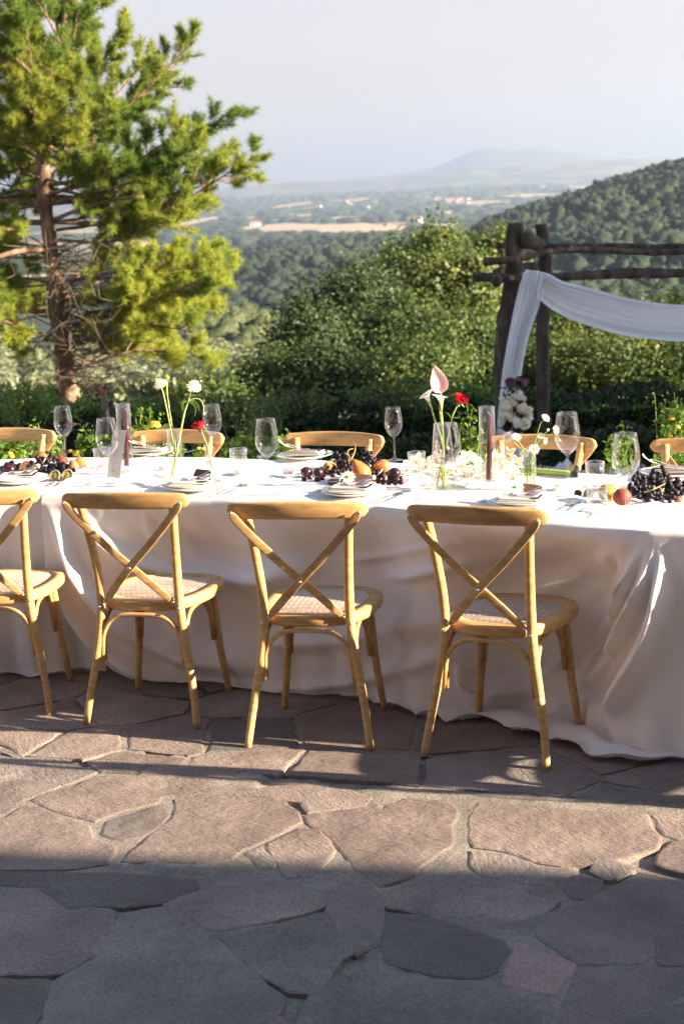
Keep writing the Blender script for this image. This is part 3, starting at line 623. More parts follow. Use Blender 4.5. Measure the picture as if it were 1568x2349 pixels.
    dd['kind'] = 'stuff'
    for k_, mat in (('u', 'needle'), ('l', 'needle_y')):
        t = tuf[k_]; n = len(t); c = np.array([a for a, b in t]); d = np.array([b for a, b in t]); d /= np.linalg.norm(d, axis=1)[:, None]
        K = 19; cc = np.repeat(c, K, 0)+g.normal(size=(n*K, 3))*.012; A = np.repeat(d, K, 0)*.55+g.normal(size=(n*K, 3))*.68; A /= np.linalg.norm(A, axis=1)[:, None]
        Bn = np.cross(A, g.normal(size=(n*K, 3))); Bn /= np.linalg.norm(Bn, axis=1)[:, None]
        ln = (.08+.055*g.random(n*K))[:, None]; w = .0052
        V = np.stack([cc-Bn*w, cc+Bn*w, cc+A*ln], 1).reshape(-1, 3)
        o = obj('needles', V, np.arange(3*n*K).reshape(-1, 3), M[mat], root, smooth=False); o['kind'] = 'stuff'
pine()

# ------------------------------------------------------------------ hedge, garden plants
def hedge_leaves(name, pts_fn, n, size, seed, mat, label, cat='hedge', kind=None, asp=.5):
    g = rng(seed); cen = pts_fn(g, n); V, F = quads_cloud(cen, size, seed+1, asp, up_bias=.4)
    o = obj(name, V, F, M[mat], smooth=False); return tag(o, label, cat, None, kind)
def hedge_pts(x0, x1, Y, d, ytop, ybase_z, amp=.12):
    def fn(g, n):
        x = g.uniform(x0, x1, n); a = g.random(n)
        top = np.array([aty(784, ytop, Y)[2]+(.0)]*n)+amp*np.array([vnoise(v, 0, 1.6, 3)+.6*vnoise(v, 1, 5, 4) for v in x])
        face = g.random(n) < .6
        z = np.where(face, ybase_z+(top-ybase_z)*a, top+g.normal(size=n)*.03)
        y = np.where(face, Y-d/2+.08*g.normal(size=n), Y-d/2+d*g.random(n))
        return np.stack([x, y, z], 1)
    return fn
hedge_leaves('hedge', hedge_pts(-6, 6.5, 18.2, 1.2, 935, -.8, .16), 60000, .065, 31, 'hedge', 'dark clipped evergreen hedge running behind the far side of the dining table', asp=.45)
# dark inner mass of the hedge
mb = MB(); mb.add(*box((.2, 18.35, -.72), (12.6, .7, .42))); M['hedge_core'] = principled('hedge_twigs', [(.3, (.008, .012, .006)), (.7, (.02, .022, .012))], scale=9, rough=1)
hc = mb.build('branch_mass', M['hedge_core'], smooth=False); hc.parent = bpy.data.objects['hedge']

def shoots(name, spots, label, cat, mat, stemmat, seed, h=.5, leaf=.035, per=26, group=None, spread=.10, bend=.12):
    g = rng(seed); root = empty(name, spots[0], 0, label, cat, group); o3 = np.array(spots[0]); ms = MB(); cen = []
    for sp_ in spots:
        p0 = np.array(sp_)-o3; hh = h*(.75+.5*g.random()); tip = p0+np.array([g.normal()*bend, g.normal()*bend, hh])
        pp = spline([p0, (p0+tip)/2+g.normal(size=3)*.03, tip], 7); ms.add(*tube(pp, np.linspace(.004, .0018, 7), 5, cap=False))
        for k in range(per):
            b = pp[g.integers(1, 7)]; d = g.normal(size=3); d[2] = abs(d[2]); d /= np.linalg.norm(d); cen.append(b+d*spread*g.random())
            if k % 5 == 0: ms.add(*tube(np.array([b, cen[-1]]), [.0022, .001], 4, cap=False))
    V, F = quads_cloud(np.array(cen), leaf, seed+3, .55, up_bias=.6)
    fo = obj('foliage', V, F, M[mat], root, smooth=False); fo['kind'] = 'stuff'; ms.build('stem', M[stemmat], root)['kind'] = 'stuff'
    return root
gg = rng(99)
# tall grassy shoots breaking the hedge top
for k, (x0, x1, ty, lab) in enumerate([(0, 130, 905, 'leafy upright shoots on the hedge top at the far left'), (150, 330, 925, 'leafy shoots on the hedge top below the pine trunk'), (330, 520, 920, 'leafy shoots on the hedge top behind the white flowers'),
                                    (560, 760, 905, 'leafy shoots on the hedge top behind the far centre chair'), (760, 960, 895, 'leafy shoots on the hedge top left of the pink anthurium'), (960, 1140, 890, 'leafy shoots on the hedge top between anthurium and arbour'),
                                    (1260, 1420, 930, 'leafy shoots on the hedge top right of the arbour'), (1420, 1600, 940, 'leafy shoots on the hedge top at the far right')]):
    sp_ = []
    for q in range(34):
        p = aty(gg.uniform(x0, x1), 975, gg.uniform(17.5, 18.3)); sp_.append((p[0], p[1], p[2]))
    zt = aty((x0+x1)/2, ty, 18)[2]-sp_[0][2]
    shoots('hedge_shoots', sp_, lab, 'plant', 'rose_leaf' if k not in (2, 3, 4) else 'oak', 'stem', 600+k, h=zt*1.0, leaf=.06, per=30, group='shoots above the hedge', spread=.13)
# broom with yellow flowers
def dots(parent, cen, r, mat, name='flower'):
    g = rng(7); cen = np.array(cen); V, F = quads_cloud(np.repeat(cen, 7, 0)+g.normal(size=(len(cen)*7, 3))*r*.45, r*1.3, 8, .8)
    o = obj(name, V, F, M[mat], parent, smooth=False); o['kind'] = 'stuff'; return o
sp_ = [tuple(aty(gg.uniform(520, 640), 1010, gg.uniform(16.2, 17.0))) for q in range(26)]
br = shoots('broom_shrub', sp_, 'wispy shrub with small yellow flowers in front of the hedge', 'shrub', 'oak', 'stem', 650, h=.34, leaf=.045, per=34, spread=.14)
o3 = np.array(sp_[0])
dots(br, [aty(gg.uniform(530, 605), gg.uniform(925, 990), gg.uniform(16.2, 16.6))-o3 for q in range(20)], .016, 'petal_yellow')
# low ground-cover shrubs over the gravel
for k, (x0, x1, y0, y1, n, lab) in enumerate([(-30, 140, 1000, 1060, 900, 'sparse low shrub over pale gravel behind the leftmost far chair'), (500, 660, 1000, 1055, 900, 'thin twiggy shrub over pale gravel between the two far chairs'), (640, 900, 1010, 1060, 4200, 'dark low shrub seen under the centre far chair back'), (900, 1140, 1000, 1060, 5200, 'dark low shrub behind the white orchids'),
                                      (1230, 1500, 985, 1070, 7000, 'dark low shrub behind the far chair right of the arbour'), (440, 500, 1000, 1050, 1300, 'dark low shrub behind the glass carafe'), (1490, 1640, 990, 1070, 3000, 'dark low shrub at the right edge')]):
    g = rng(700+k); q = []
    for _ in range(n):
        xq = g.uniform(x0, x1); p = aty(xq, y0+32*vnoise(xq, k*9.0, .022)+14*vnoise(xq, k, .09)+(y1-y0)*g.random()**.85, g.uniform(11.8, 12.8)); q.append(p)
    q = np.array(q); q = q[q[:, 2] > -.62]
    root = empty('low_shrub', q[0], 0, lab, 'shrub', 'low shrubs on the gravel'); V, F = quads_cloud(q-q[0], .05, 720+k, .6)
    fo = obj('foliage', V, F, M['hedge' if n > 1000 else 'rose_leaf'], root, smooth=False); fo['kind'] = 'stuff'
    ms = MB()
    for _ in range(60 if n <= 1000 else 30):
        px = g.uniform(x0, x1); a = aty(px, y1+50, 12.3); b = aty(px+g.normal()*14, y0+g.uniform(-5, 25), 12.3+g.normal()*.2); ms.add(*tube(np.array([a, (a+b)/2+g.normal(size=3)*.02, b])-q[0], [.006, .004, .0025], 4, cap=False))
    ms.build('twigs', M['deadtwig'], root)
# rose bushes right behind the table
def rose_bush(px0, px1, ytop, ybot, Y, label, seed, n=420, blooms=(), sprigs=(), leaf=.052):
    g = rng(seed); q = np.array([aty(g.uniform(px0, px1), g.uniform(ytop, ybot)+abs(g.normal())*4, Y+g.normal()*.12) for _ in range(n)])
    base = aty((px0+px1)/2, ybot, Y); base[2] = -.6; root = empty('rose_bush', base, 0, label, 'rose bush', 'rose bushes behind the table')
    V, F = quads_cloud(q-base, leaf, seed+1, .68, up_bias=.7); fo = obj('foliage', V, F, M['rose_leaf'], root, smooth=False); fo['kind'] = 'stuff'
    ms = MB()
    for _ in range(16):
        e = q[g.integers(n)]-base; s = np.array([g.normal()*.08, g.normal()*.05, 0]); ms.add(*tube(spline([s, (s+e)/2+g.normal(size=3)*.04, e], 7), np.linspace(.007, .003, 7), 5, cap=False))
    for (x, y, r) in sprigs:
        tip = aty(x, y, Y-.1)-base; s = aty(x+g.normal()*8, ybot-10, Y-.1)-base; pp = spline([s, (s+tip)/2+g.normal(size=3)*.02, tip], 8); ms.add(*tube(pp, np.linspace(.0035, .0015, 8), 5, cap=False))
        cen = np.repeat(pp[3:], 5, 0)+g.normal(size=(25, 3))*.018; V, F = quads_cloud(cen, .032, seed+5, .45, up_bias=.3); obj('leaves', V, F, M['rose_leaf'], root, smooth=False)['kind'] = 'stuff'
    ms.build('stems', M['stem'], root)['kind'] = 'stuff'
    for (x, y, r) in blooms:
        c = aty(x, y, Y-.15)-base; rr = r*Y/F_PX; cc = []
        V = []; F = []
        mbp = MB()
        for k in range(22):
            a = k*2.4; e = .15+.8*k/22; nrm = np.array([math.cos(a)*e, math.sin(a)*e, 1-e*.8]); nrm /= np.linalg.norm(nrm)
            u = np.cross(nrm, [0, 0, 1.01]); u /= np.linalg.norm(u)+1e-9; v = np.cross(nrm, u); pc = c+nrm*rr*.6*np.array([1, 1, .8])
            mbp.add([pc-u*rr*.5-v*rr*.4, pc+u*rr*.5-v*rr*.4, pc+u*rr*.42+v*rr*.5+nrm*rr*.15, pc-u*rr*.42+v*rr*.5+nrm*rr*.15], [(0, 1, 2, 3)])
        mbp.build('bloom', M['petal_yellow'], root)
    return root
rose_bush(180, 300, 1000, 1062, 9.4, 'green rose bush behind the left end of the table with a yellow bloom', 801, 700, [(180, 1041, 14), (163, 1036, 8)], [(190, 980, 1), (215, 985, 1)])
rose_bush(-20, 60, 1010, 1062, 9.4, 'rose bush with a yellow bloom at the left edge behind the fruit', 802, 260, [(21, 1046, 15)], [(70, 975, 1), (88, 970, 1)])
rose_bush(300, 385, 975, 1060, 9.3, 'rose bush with tall sprigs behind the second far chair', 803, 300, [(355, 976, 15)], [(325, 938, 1), (345, 932, 1), (368, 958, 1), (333, 955, 1), (310, 950, 1)])
rose_bush(385, 420, 1015, 1060, 9.3, 'small rose shoot beside the tall flower vase', 804, 120, [(398, 1040, 7)], [])
rose_bush(450, 475, 1030, 1060, 9.3, 'two yellow rosebuds on thin stems behind the far plate', 805, 30, [(456, 1029, 6), (466, 1030, 6)], [(457, 1032, 1), (466, 1033, 1)])
rose_bush(640, 680, 1005, 1060, 9.3, 'leafy rose shoot under the left end of the centre chair back', 806, 130, [], [(650, 995, 1)])
rose_bush(1070, 1115, 1000, 1060, 9.0, 'thin rose sprig with pale leaves left of the tall candle cylinder', 807, 120, [], [(1060, 960, 1), (1083, 938, 1), (1098, 962, 1), (1075, 990, 1), (1070, 930, 1)])
rose_bush(1500, 1580, 1040, 1080, 9.2, 'rose bush below the rightmost far chair', 808, 220, [], [(1430, 1000, 1), (1420, 1030, 1)])
rose_bush(1385, 1450, 1000, 1080, 9.6, 'leafy rose bush between the two right far chairs', 809, 110, [], [(1428, 975, 1), (1400, 1000, 1)])
rose_bush(1515, 1600, 930, 1040, 10.5, 'tall pale flowering shrub at the right edge above the chair', 810, 330, [(1540, 960, 10), (1552, 980, 8), (1535, 1000, 7)], [(1500, 905, 1), (1525, 915, 1), (1545, 900, 1), (1560, 920, 1), (1535, 925, 1)])

# ------------------------------------------------------------------ log arbour
PY = 15.0
ar = empty('log_arbour', aty(1160, 1078, PY), 0, 'rustic arbour of dark bark-covered logs standing on the gravel beyond the table', 'arbour')
ao = np.array(ar.location)
def log(name, pts, r, seed, kn=6):
    g = rng(seed); P = spline([np.array(p)-ao for p in pts], 40); V, F = tube(P, np.interp(np.linspace(0, 1, 40), np.linspace(0, 1, len(r)), r), 14, up=[.3, .9, .2])
    c = np.repeat(P, 14, 0); d = V-c; d2 = d.copy()
    s = np.array([noise.noise(Vector(v*9+Vector((seed, 0, 0))))*.22+noise.noise(Vector((v[0]*30, v[1]*30, v[2]*12+seed)))*.14 for v in (Vector(x) for x in V)])
    V = c+d*(1+s)[:, None]
    mb = MB(); mb.add(V, F)
    for k in range(kn):
        i = g.integers(4, 36); a = g.uniform(0, 6.28); nrm = np.array([math.cos(a), -abs(math.sin(a))*.6, math.sin(a)]); rr = r[0]*.9
        mb.add(*tube(np.array([P[i], P[i]+nrm*rr*(1.25+.4*g.random())]), [rr*.35, rr*.18], 7))
    return mb.build(name, M['bark'], ar)
b1 = aty(1160, 1078, PY); b1[2] = -.62
log('post', [b1, aty(1150, 900, PY), aty(1153, 763, PY), aty(1164, 693, PY), aty(1177, 622, PY), aty(1180, 511, PY)], [.07, .075, .07, .066, .08, .078], 1)
b2 = aty(1250, 1078, 16.2); b2[2] = -.62
log('post', [b2, aty(1247, 956, 16.2), aty(1243, 833, 16.2), aty(1245, 693, 16.2), aty(1251, 622, 16.2), aty(1239, 514, 16.2)], [.07, .068, .066, .06, .062, .055], 2)
xr = 2.9
e1 = aty(1180, 511, PY)+np.array([xr, 0, .0]); e2 = aty(1239, 514, 16.2)+np.array([xr, 0, 0])
log('post', [b1+np.array([xr, 0, 0]), (b1+e1)/2+np.array([xr/2+.05, 0, 0]), e1], [.07, .07, .075], 3)
log('post', [b2+np.array([xr, 0, 0]), (b2+e2)/2+np.array([xr/2, 0, 0]), e2], [.07, .06, .06], 4)
def xt(px, py, Y): return aty(px, py, Y)
q = aty(1568, 626, 14.85)
log('beam', [xt(1084, 636, 14.87), xt(1150, 637, 14.87), xt(1250, 637, 14.87), xt(1350, 631, 14.87), xt(1450, 626, 14.87), q, q+np.array([1.6, 0, .02])], [.045, .04, .04, .04, .05, .042, .04], 5, 10)
q = aty(1568, 577, 15.12)
log('beam', [xt(1110, 601, 14.88), xt(1150, 598, 14.86), xt(1199, 591, 15.0), xt(1263, 577, 15.12), xt(1333, 573, 15.12), xt(1450, 577, 15.12), q, q+np.array([1.6, 0, .03])], [.042, .03, .03, .028, .03, .03, .028, .03], 6, 4)
q = aty(1568, 566, 16.1)
log('beam', [xt(1138, 563, 16.05), xt(1200, 563, 16.05), xt(1300, 567, 16.05), xt(1420, 565, 16.05), q, q+np.array([1.7, 0, 0])], [.032, .03, .032, .03, .032, .03], 7, 5)
log('cross_log', [xt(1206, 548, 14.9), xt(1222, 556, 15.6), xt(1244, 566, 16.5)], [.07, .065, .06], 8, 0)
log('cross_log', [xt(1138, 648, 14.6), xt(1148, 622, 15.3), xt(1236, 610, 16.6)], [.045, .045, .04], 9, 0)
M['cutend'] = principled('cut_log_end', [(.4, (.30, .20, .13)), (.6, (.45, .32, .22))], scale=40, rough=.8)
p_ = xt(1173.5, 638.5, 14.80)-ao
V, F = tube(np.array([p_+np.array([0, .03, 0]), p_+np.array([0, -.012, 0])]), [.022, .022], 14); obj('cut_end', V, F, M['cutend'], ar)

# gauze drape
def gauze(name, rowsL, rowsR, Yd, n, k, label, pleats, amp, seed):
    """rowsL/rowsR: matching edge polylines (view px) ; cloth spans between"""
    A = spline([np.array([a, b, 0.]) for a, b in rowsL], n); B = spline([np.array([a, b, 0.]) for a, b in rowsR], n); V = []
    for i in range(n):
        for j in range(k):
            t = j/(k-1); x, y = (A[i]*(1-t)+B[i]*t)[:2]; Y = (Yd(i/(n-1), t) if callable(Yd) else Yd)
            tt_ = t+.10*vnoise(t*3, i/n*2.0, 1, seed)+.04*vnoise(t*9, i/n*3, 1, seed+5); ph = 2*math.pi*pleats*tt_+1.2*math.sin(i/n*3+seed); Y -= amp*(math.sin(ph)*(.6+.8*vnoise(t*4, i/n*2, 1, 9))+.5*math.sin(1.7*ph+1)*(.5+vnoise(t*6, i/n*4, 1, 3)))*(.5+.5*min(1, i/n*3))
            V.append(aty(x, y, Y))
    return V, grid_faces(n, k)
dr = empty('gauze_drape', aty(1215, 640, 14.75), 0, 'long white gauze cloth draped over the arbour beam in a low swag', 'drape'); do = np.array(dr.location)
V, F = gauze('tail', [(1205, 618), (1196, 640), (1180, 700), (1166, 770), (1152, 850), (1142, 940), (1138, 1010), (1140, 1075)], [(1245, 624), (1243, 650), (1236, 700), (1213, 770), (1196, 850), (1190, 930), (1200, 1010), (1215, 1075)], 14.62, 50, 60, '', 6, .035, 1)
obj('tail', np.array(V)-do, F, M['gauze'], dr)
V, F = gauze('swag', [(1196, 632), (1215, 655), (1240, 690), (1285, 722), (1340, 745), (1430, 770), (1500, 779), (1568, 783), (1700, 782), (1800, 770)], [(1215, 621), (1255, 627), (1290, 645), (1330, 655), (1380, 668), (1450, 686), (1520, 696), (1568, 699), (1700, 700), (1800, 690)], lambda s, t: 14.66+.25*t*(1-t)*4*.6-.05, 80, 60, '', 5, .045, 2)
obj('swag', np.array(V)-do, F, M['gauze'], dr)

# flower arrangement tied to the arbour post
fa = empty('flower_arrangement', aty(1188, 985, 14.3), 0, 'hanging bunch of white carnations with dark red anthurium leaves on the arbour post', 'flowers'); fo = np.array(fa.location)
g = rng(41)
def ruffle(c, r, mat, parent, seed, name='bloom', k=34):
    g = rng(seed); mb = MB()
    for i in range(k):
        d = g.normal(size=3); d[1] -= .5; d /= np.linalg.norm(d); u = np.cross(d, g.normal(size=3)); u /= np.linalg.norm(u); v = np.cross(d, u); pc = c+d*r*(.55+.4*g.random())
        w = r*.42; mb.add([pc-u*w-v*w*.5, pc+u*w*.3-v*w, pc+u*w+v*w*.5, pc-u*w*.2+v*w], [(0, 1, 2, 3)])
    return mb.build(name, M[mat], parent, smooth=False)
for (x, y, r, mt_) in [(1158, 930, 15, 'petal_cream'), (1175, 925, 13, 'petal_cream'), (1186, 907, 14, 'petal_white'), (1196, 915, 12, 'petal_white'), (1199, 935, 16, 'petal_cream'), (1207, 950, 15, 'petal_white'), (1170, 955, 14, 'petal_cream'), (1155, 950, 12, 'petal_cream'), (1186, 968, 15, 'petal_white'), (1203, 972, 15, 'petal_cream'),
                       (1213, 960, 10, 'petal_white'), (1150, 965, 10, 'petal_cream'), (1180, 942, 11, 'petal_maroon'), (1196, 925, 8, 'petal_maroon'), (1195, 958, 9, 'petal_maroon'), (1162, 978, 14, 'petal_maroon'), (1188, 985, 14, 'petal_maroon'), (1150, 915, 8, 'petal_cream'), (1166, 938, 11, 'petal_white'), (1211, 940, 11, 'petal_cream')]:
    ruffle(aty(x, y, 14.3+g.normal()*.03)-fo, r*14.3/F_PX, mt_, fa, int(x*y) % 9999)
def heart(parent, c, w, h, nrm, mat, name, up=(0, 0, 1), curl=.15, n=9):
    nrm = np.array(nrm, float); nrm /= np.linalg.norm(nrm); u_ = np.array(up, float); u_ -= nrm*(u_@nrm); u_ /= np.linalg.norm(u_); r_ = np.cross(u_, nrm)
    V = []; k = 13
    for i in range(n):
        t = i/(n-1); half = w*.5*(math.sin(math.pi*min(1, t**.62))**.8+.02); y = (t-.12)*h
        for j in range(k):
            s = -1+2*j/(k-1); yy = y-(abs(s)**1.5)*h*.12*(1-t)*(1 if t < .5 else .6)
            V.append(np.array(c)+r_*half*s+u_*(h*.88-yy)*1.0-u_*h*.5+nrm*(curl*w*(s*s)*(1-t*.3)-curl*h*.5*(t-.5)**2))
    return obj(name, V, grid_faces(n, k), M[mat], parent)
M['petal_maroon_w'] = principled('maroon_waxy', [(.3, (.05, .008, .010)), (.7, (.10, .015, .015))], scale=6, rough=.25)
for (x, y, w, h, nx) in [(1170, 882, 26, 26, -.4), (1184, 884, 24, 26, .1), (1203, 878, 26, 22, .5), (1192, 874, 20, 20, .2)]:
    heart(fa, aty(x, y, 14.2)-fo, w*14.2/F_PX, h*14.2/F_PX, (nx, -1, .5), 'petal_maroon_w', 'anthurium_leaf')
cen = np.array([aty(g.normal(1184, 18), g.uniform(880, 985), 14.35)-fo for _ in range(240)]); V, F = quads_cloud(cen, .07, 9, .35); obj('greenery', V, F, M['hedge'], fa, smooth=False)['kind'] = 'stuff'
ms = MB()
for (x, y) in [(1150, 860), (1143, 905), (1215, 885), (1170, 868)]: ms.add(*tube(np.array([aty(1180, 930, 14.3)-fo, aty(x, y, 14.3)-fo]), [.004, .002], 5, cap=False))
ms.build('stems', M['twig'], fa)

# video camera on a tripod, seen beyond the table
vc = empty('video_camera', aty(405, 985, 12.0), 0, 'black video camera with fluffy microphone on a stand behind the table', 'camera'); vo3 = np.array(vc.location); s12 = 12/F_PX
def P12(x, y, dy=0.0): return aty(x, y, 12+dy)-vo3
z5 = lambda x, y: (214.4+x*.0820, 857.5+y*.0820)
mb = MB(); mb.add(*box(P12(*z5(340, 860)), (15*s12, .06, 22*s12))); mb.add(*box(P12(*z5(330, 690)), (8*s12, .04, 12*s12))); mb.add(*box(P12(*z5(340, 560)), (3*s12, .03, 10*s12))); mb.build('body', M['black'], vc, smooth=False)
V, F = tube(np.array([P12(*z5(420, 850)), P12(*z5(520, 850)), P12(*z5(525, 850)), P12(*z5(625, 850))]), np.array([7, 7, 8.5, 8.5])*s12, 18); obj('lens', V, F, M['black'], vc)
V, F = tube(spline([P12(*z5(320, 380)), P12(*z5(400, 350)), P12(*z5(500, 320)), P12(*z5(610, 290))], 16), np.array([3, 6, 7.3, 7.8, 8, 8, 8, 8, 8, 8, 8, 7.8, 7.4, 6.4, 4.6, 1.5])*s12, 14); obj('microphone_windshield', V, F, M['foam'], vc)
mb = MB(); mb.add(*box(P12(*z5(240, 420)), (13*s12, .03, 8*s12))); mb.build('microphone_mount', M['darkred'], vc, smooth=False)
mb = MB(); mb.add(*box(P12(*z5(290, 500)), (12*s12, .04, 6*s12))); mb.build('mount_plate', M['black'], vc, smooth=False)
c_ = P12(*z5(360, 1100)); foot = P12(*z5(360, 1100)); gz = -.6-vo3[2]
for a in (.5, 2.6, 4.7):
    V, F = tube(np.array([c_, np.array([c_[0]+.32*math.cos(a), c_[1]+.32*math.sin(a), gz])]), [.018, .011], 8); obj('leg', V, F, M['black'], vc)
V, F = tube(np.array([P12(*z5(350, 960)), c_+np.array([0, 0, -.25])]), [.02, .016], 10); obj('centre_column', V, F, M['black'], vc)

# ------------------------------------------------------------------ stone terrace
mt, nt, out = newmat('mortar'); l = nt.links.new
tc = N(nt, 'ShaderNodeTexCoord')
n1 = N(nt, 'ShaderNodeTexNoise', i_Scale=5.0, i_Detail=9.0, i_Roughness=.65); l(tc.outputs['Object'], n1.inputs['Vector'])
n2 = N(nt, 'ShaderNodeTexNoise', i_Scale=70.0, i_Detail=6.0, i_Roughness=.7); l(tc.outputs['Object'], n2.inputs['Vector'])
c = ramp(nt, n1.outputs[0], [(.30, (.145, .125, .105)), (.5, (.21, .183, .156)), (.62, (.26, .228, .194)), (.72, (.38, .34, .29))])
c2 = ramp(nt, n2.outputs[0], [(.35, (.7, .7, .7)), (.6, (1.15, 1.15, 1.15))])
mx = N(nt, 'ShaderNodeMix', data_type='RGBA', blend_type='MULTIPLY'); mx.inputs[0].default_value = 1.0; l(c, mx.inputs[6]); l(c2, mx.inputs[7])
p = N(nt, 'ShaderNodeBsdfPrincipled', i_Roughness=.9); l(mx.outputs[2], p.inputs['Base Color'])
b1_ = N(nt, 'ShaderNodeBump', i_Strength=.8, i_Distance=.02); l(n1.outputs[0], b1_.inputs['Height'])
b2_ = N(nt, 'ShaderNodeBump', i_Strength=.8, i_Distance=.005); l(n2.outputs[0], b2_.inputs['Height']); l(b1_.outputs[0], b2_.inputs['Normal']); l(b2_.outputs[0], p.inputs['Normal']); l(p.outputs[0], out.inputs[0])
M['mortar'] = mt
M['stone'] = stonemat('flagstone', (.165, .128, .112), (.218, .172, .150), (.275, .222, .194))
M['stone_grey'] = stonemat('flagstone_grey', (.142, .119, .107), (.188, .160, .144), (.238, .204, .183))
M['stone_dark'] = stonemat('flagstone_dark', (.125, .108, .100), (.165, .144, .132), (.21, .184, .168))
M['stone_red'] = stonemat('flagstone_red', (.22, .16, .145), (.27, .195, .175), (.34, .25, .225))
terr = empty('terrace_paving', (0, 0, 0)); tag(terr, kind='structure')
# mortar bed with gentle relief
xs = np.linspace(-6, 8, 180); ys = np.linspace(-6, 9.3, 190)
V = [(x, y, .0008+.003*vnoise(x, y, 3)+.004*vnoise(x, y, 9, 2)) for y in ys for x in xs]
V = [(x, y, z-.012) for x, y, z in V]
mo = obj('mortar_bed', V, grid_faces(190, 180), M['mortar'], terr)
xs = np.linspace(-2.6, 2.6, 300); ys = np.linspace(2.6, 7.2, 270)
def mz(x, y):
    c_ = vnoise(x, y, 2.1, 7.7)+.35*vnoise(x, y, 7, 3.1); deep = min(1, max(0, (c_-.17)/.10))
    return .0006+.0022*vnoise(x, y, 4)+.0022*vnoise(x, y, 19, 2)-.013*deep
V = [(x, y, mz(x, y)) for y in ys for x in xs]
obj('mortar_joints', V, grid_faces(270, 300), M['mortar'], terr)
kerb = MB(); kerb.add(*box((1, 9.4, -.36), (14, .2, .7))); kerb.build('terrace_edge', M['stone_grey'], terr, smooth=False)

def clip(poly, a, b, c_):
    """keep a*x+b*y<=c"""
    out_ = []; n = len(poly)
    for i in range(n):
        P, Q = poly[i], poly[(i+1) % n]; dp = a*P[0]+b*P[1]-c_; dq = a*Q[0]+b*Q[1]-c_
        if dp <= 0: out_.append(P)
        if dp*dq < 0: t = dp/(dp-dq); out_.append((P[0]+(Q[0]-P[0])*t, P[1]+(Q[1]-P[1])*t))
    return out_
def stone_obj(poly, seed, mat, gap=.010, zt=.004, rough=.012, step=.035):
    g = rng(seed); P = np.array(poly, float)
    area = .5*np.sum(P[:, 0]*np.roll(P[:, 1], -1)-np.roll(P[:, 0], -1)*P[:, 1])
    if area < 0: P = P[::-1]
    c = P.mean(0); pts = []
    for i in range(len(P)):
        A, B = P[i], P[(i+1) % len(P)]; L_ = np.linalg.norm(B-A); k = max(1, int(L_/step))
        nrm = np.array([-(B-A)[1], (B-A)[0]])/(L_+1e-9)
        for q in range(k):
            t = q/k; x = A+(B-A)*t; w = rough*(noise.noise(Vector((x[0]*11, x[1]*11, seed*.37)))+.6*noise.noise(Vector((x[0]*31, x[1]*31, seed*.37))))
            pts.append(x+nrm*(gap+w))
    pts = np.array(pts); n = len(pts)
    # inward direction for bevel rings
    T = np.roll(pts, -1, 0)-np.roll(pts, 1, 0); T /= np.linalg.norm(T, axis=1)[:, None]+1e-9; Nn = np.stack([-T[:, 1], T[:, 0]], 1)
    tilt = g.normal(size=2)*.0025; h0 = zt+g.random()*.0022
    def z_(p_, h): return h+float((p_-c)@tilt)
    rings = [(pts-Nn*.001, -.03), (pts, h0-.0022), (pts+Nn*.009, h0)]
    V = []
    for R_, h in rings:
        for p_ in R_: V.append((p_[0]-c[0], p_[1]-c[1], z_(p_, h)+(0 if h < 0 else .0012*vnoise(p_[0], p_[1], 6, seed))))
    V.append((0, 0, h0+.002)); F = []
    for r_ in range(2):
        for i in range(n): j = (i+1) % n; F.append((r_*n+i, r_*n+j, (r_+1)*n+j, (r_+1)*n+i))
    for i in range(n): F.append((2*n+i, 2*n+(i+1) % n, 3*n))
    return obj('flagstone', V, F, mat, terr, smooth=False, loc=(c[0], c[1], 0))
q5 = lambda pts: [tuple(at(.5*x, 1592.5+.5*y)[:2]) for x, y in pts]
q6 = lambda pts: [tuple(at(784+.5*x, 1592.5+.5*y)[:2]) for x, y in pts]
S_, G_, D_, R_ = M['stone'], M['stone_grey'], M['stone_dark'], M['stone_red']
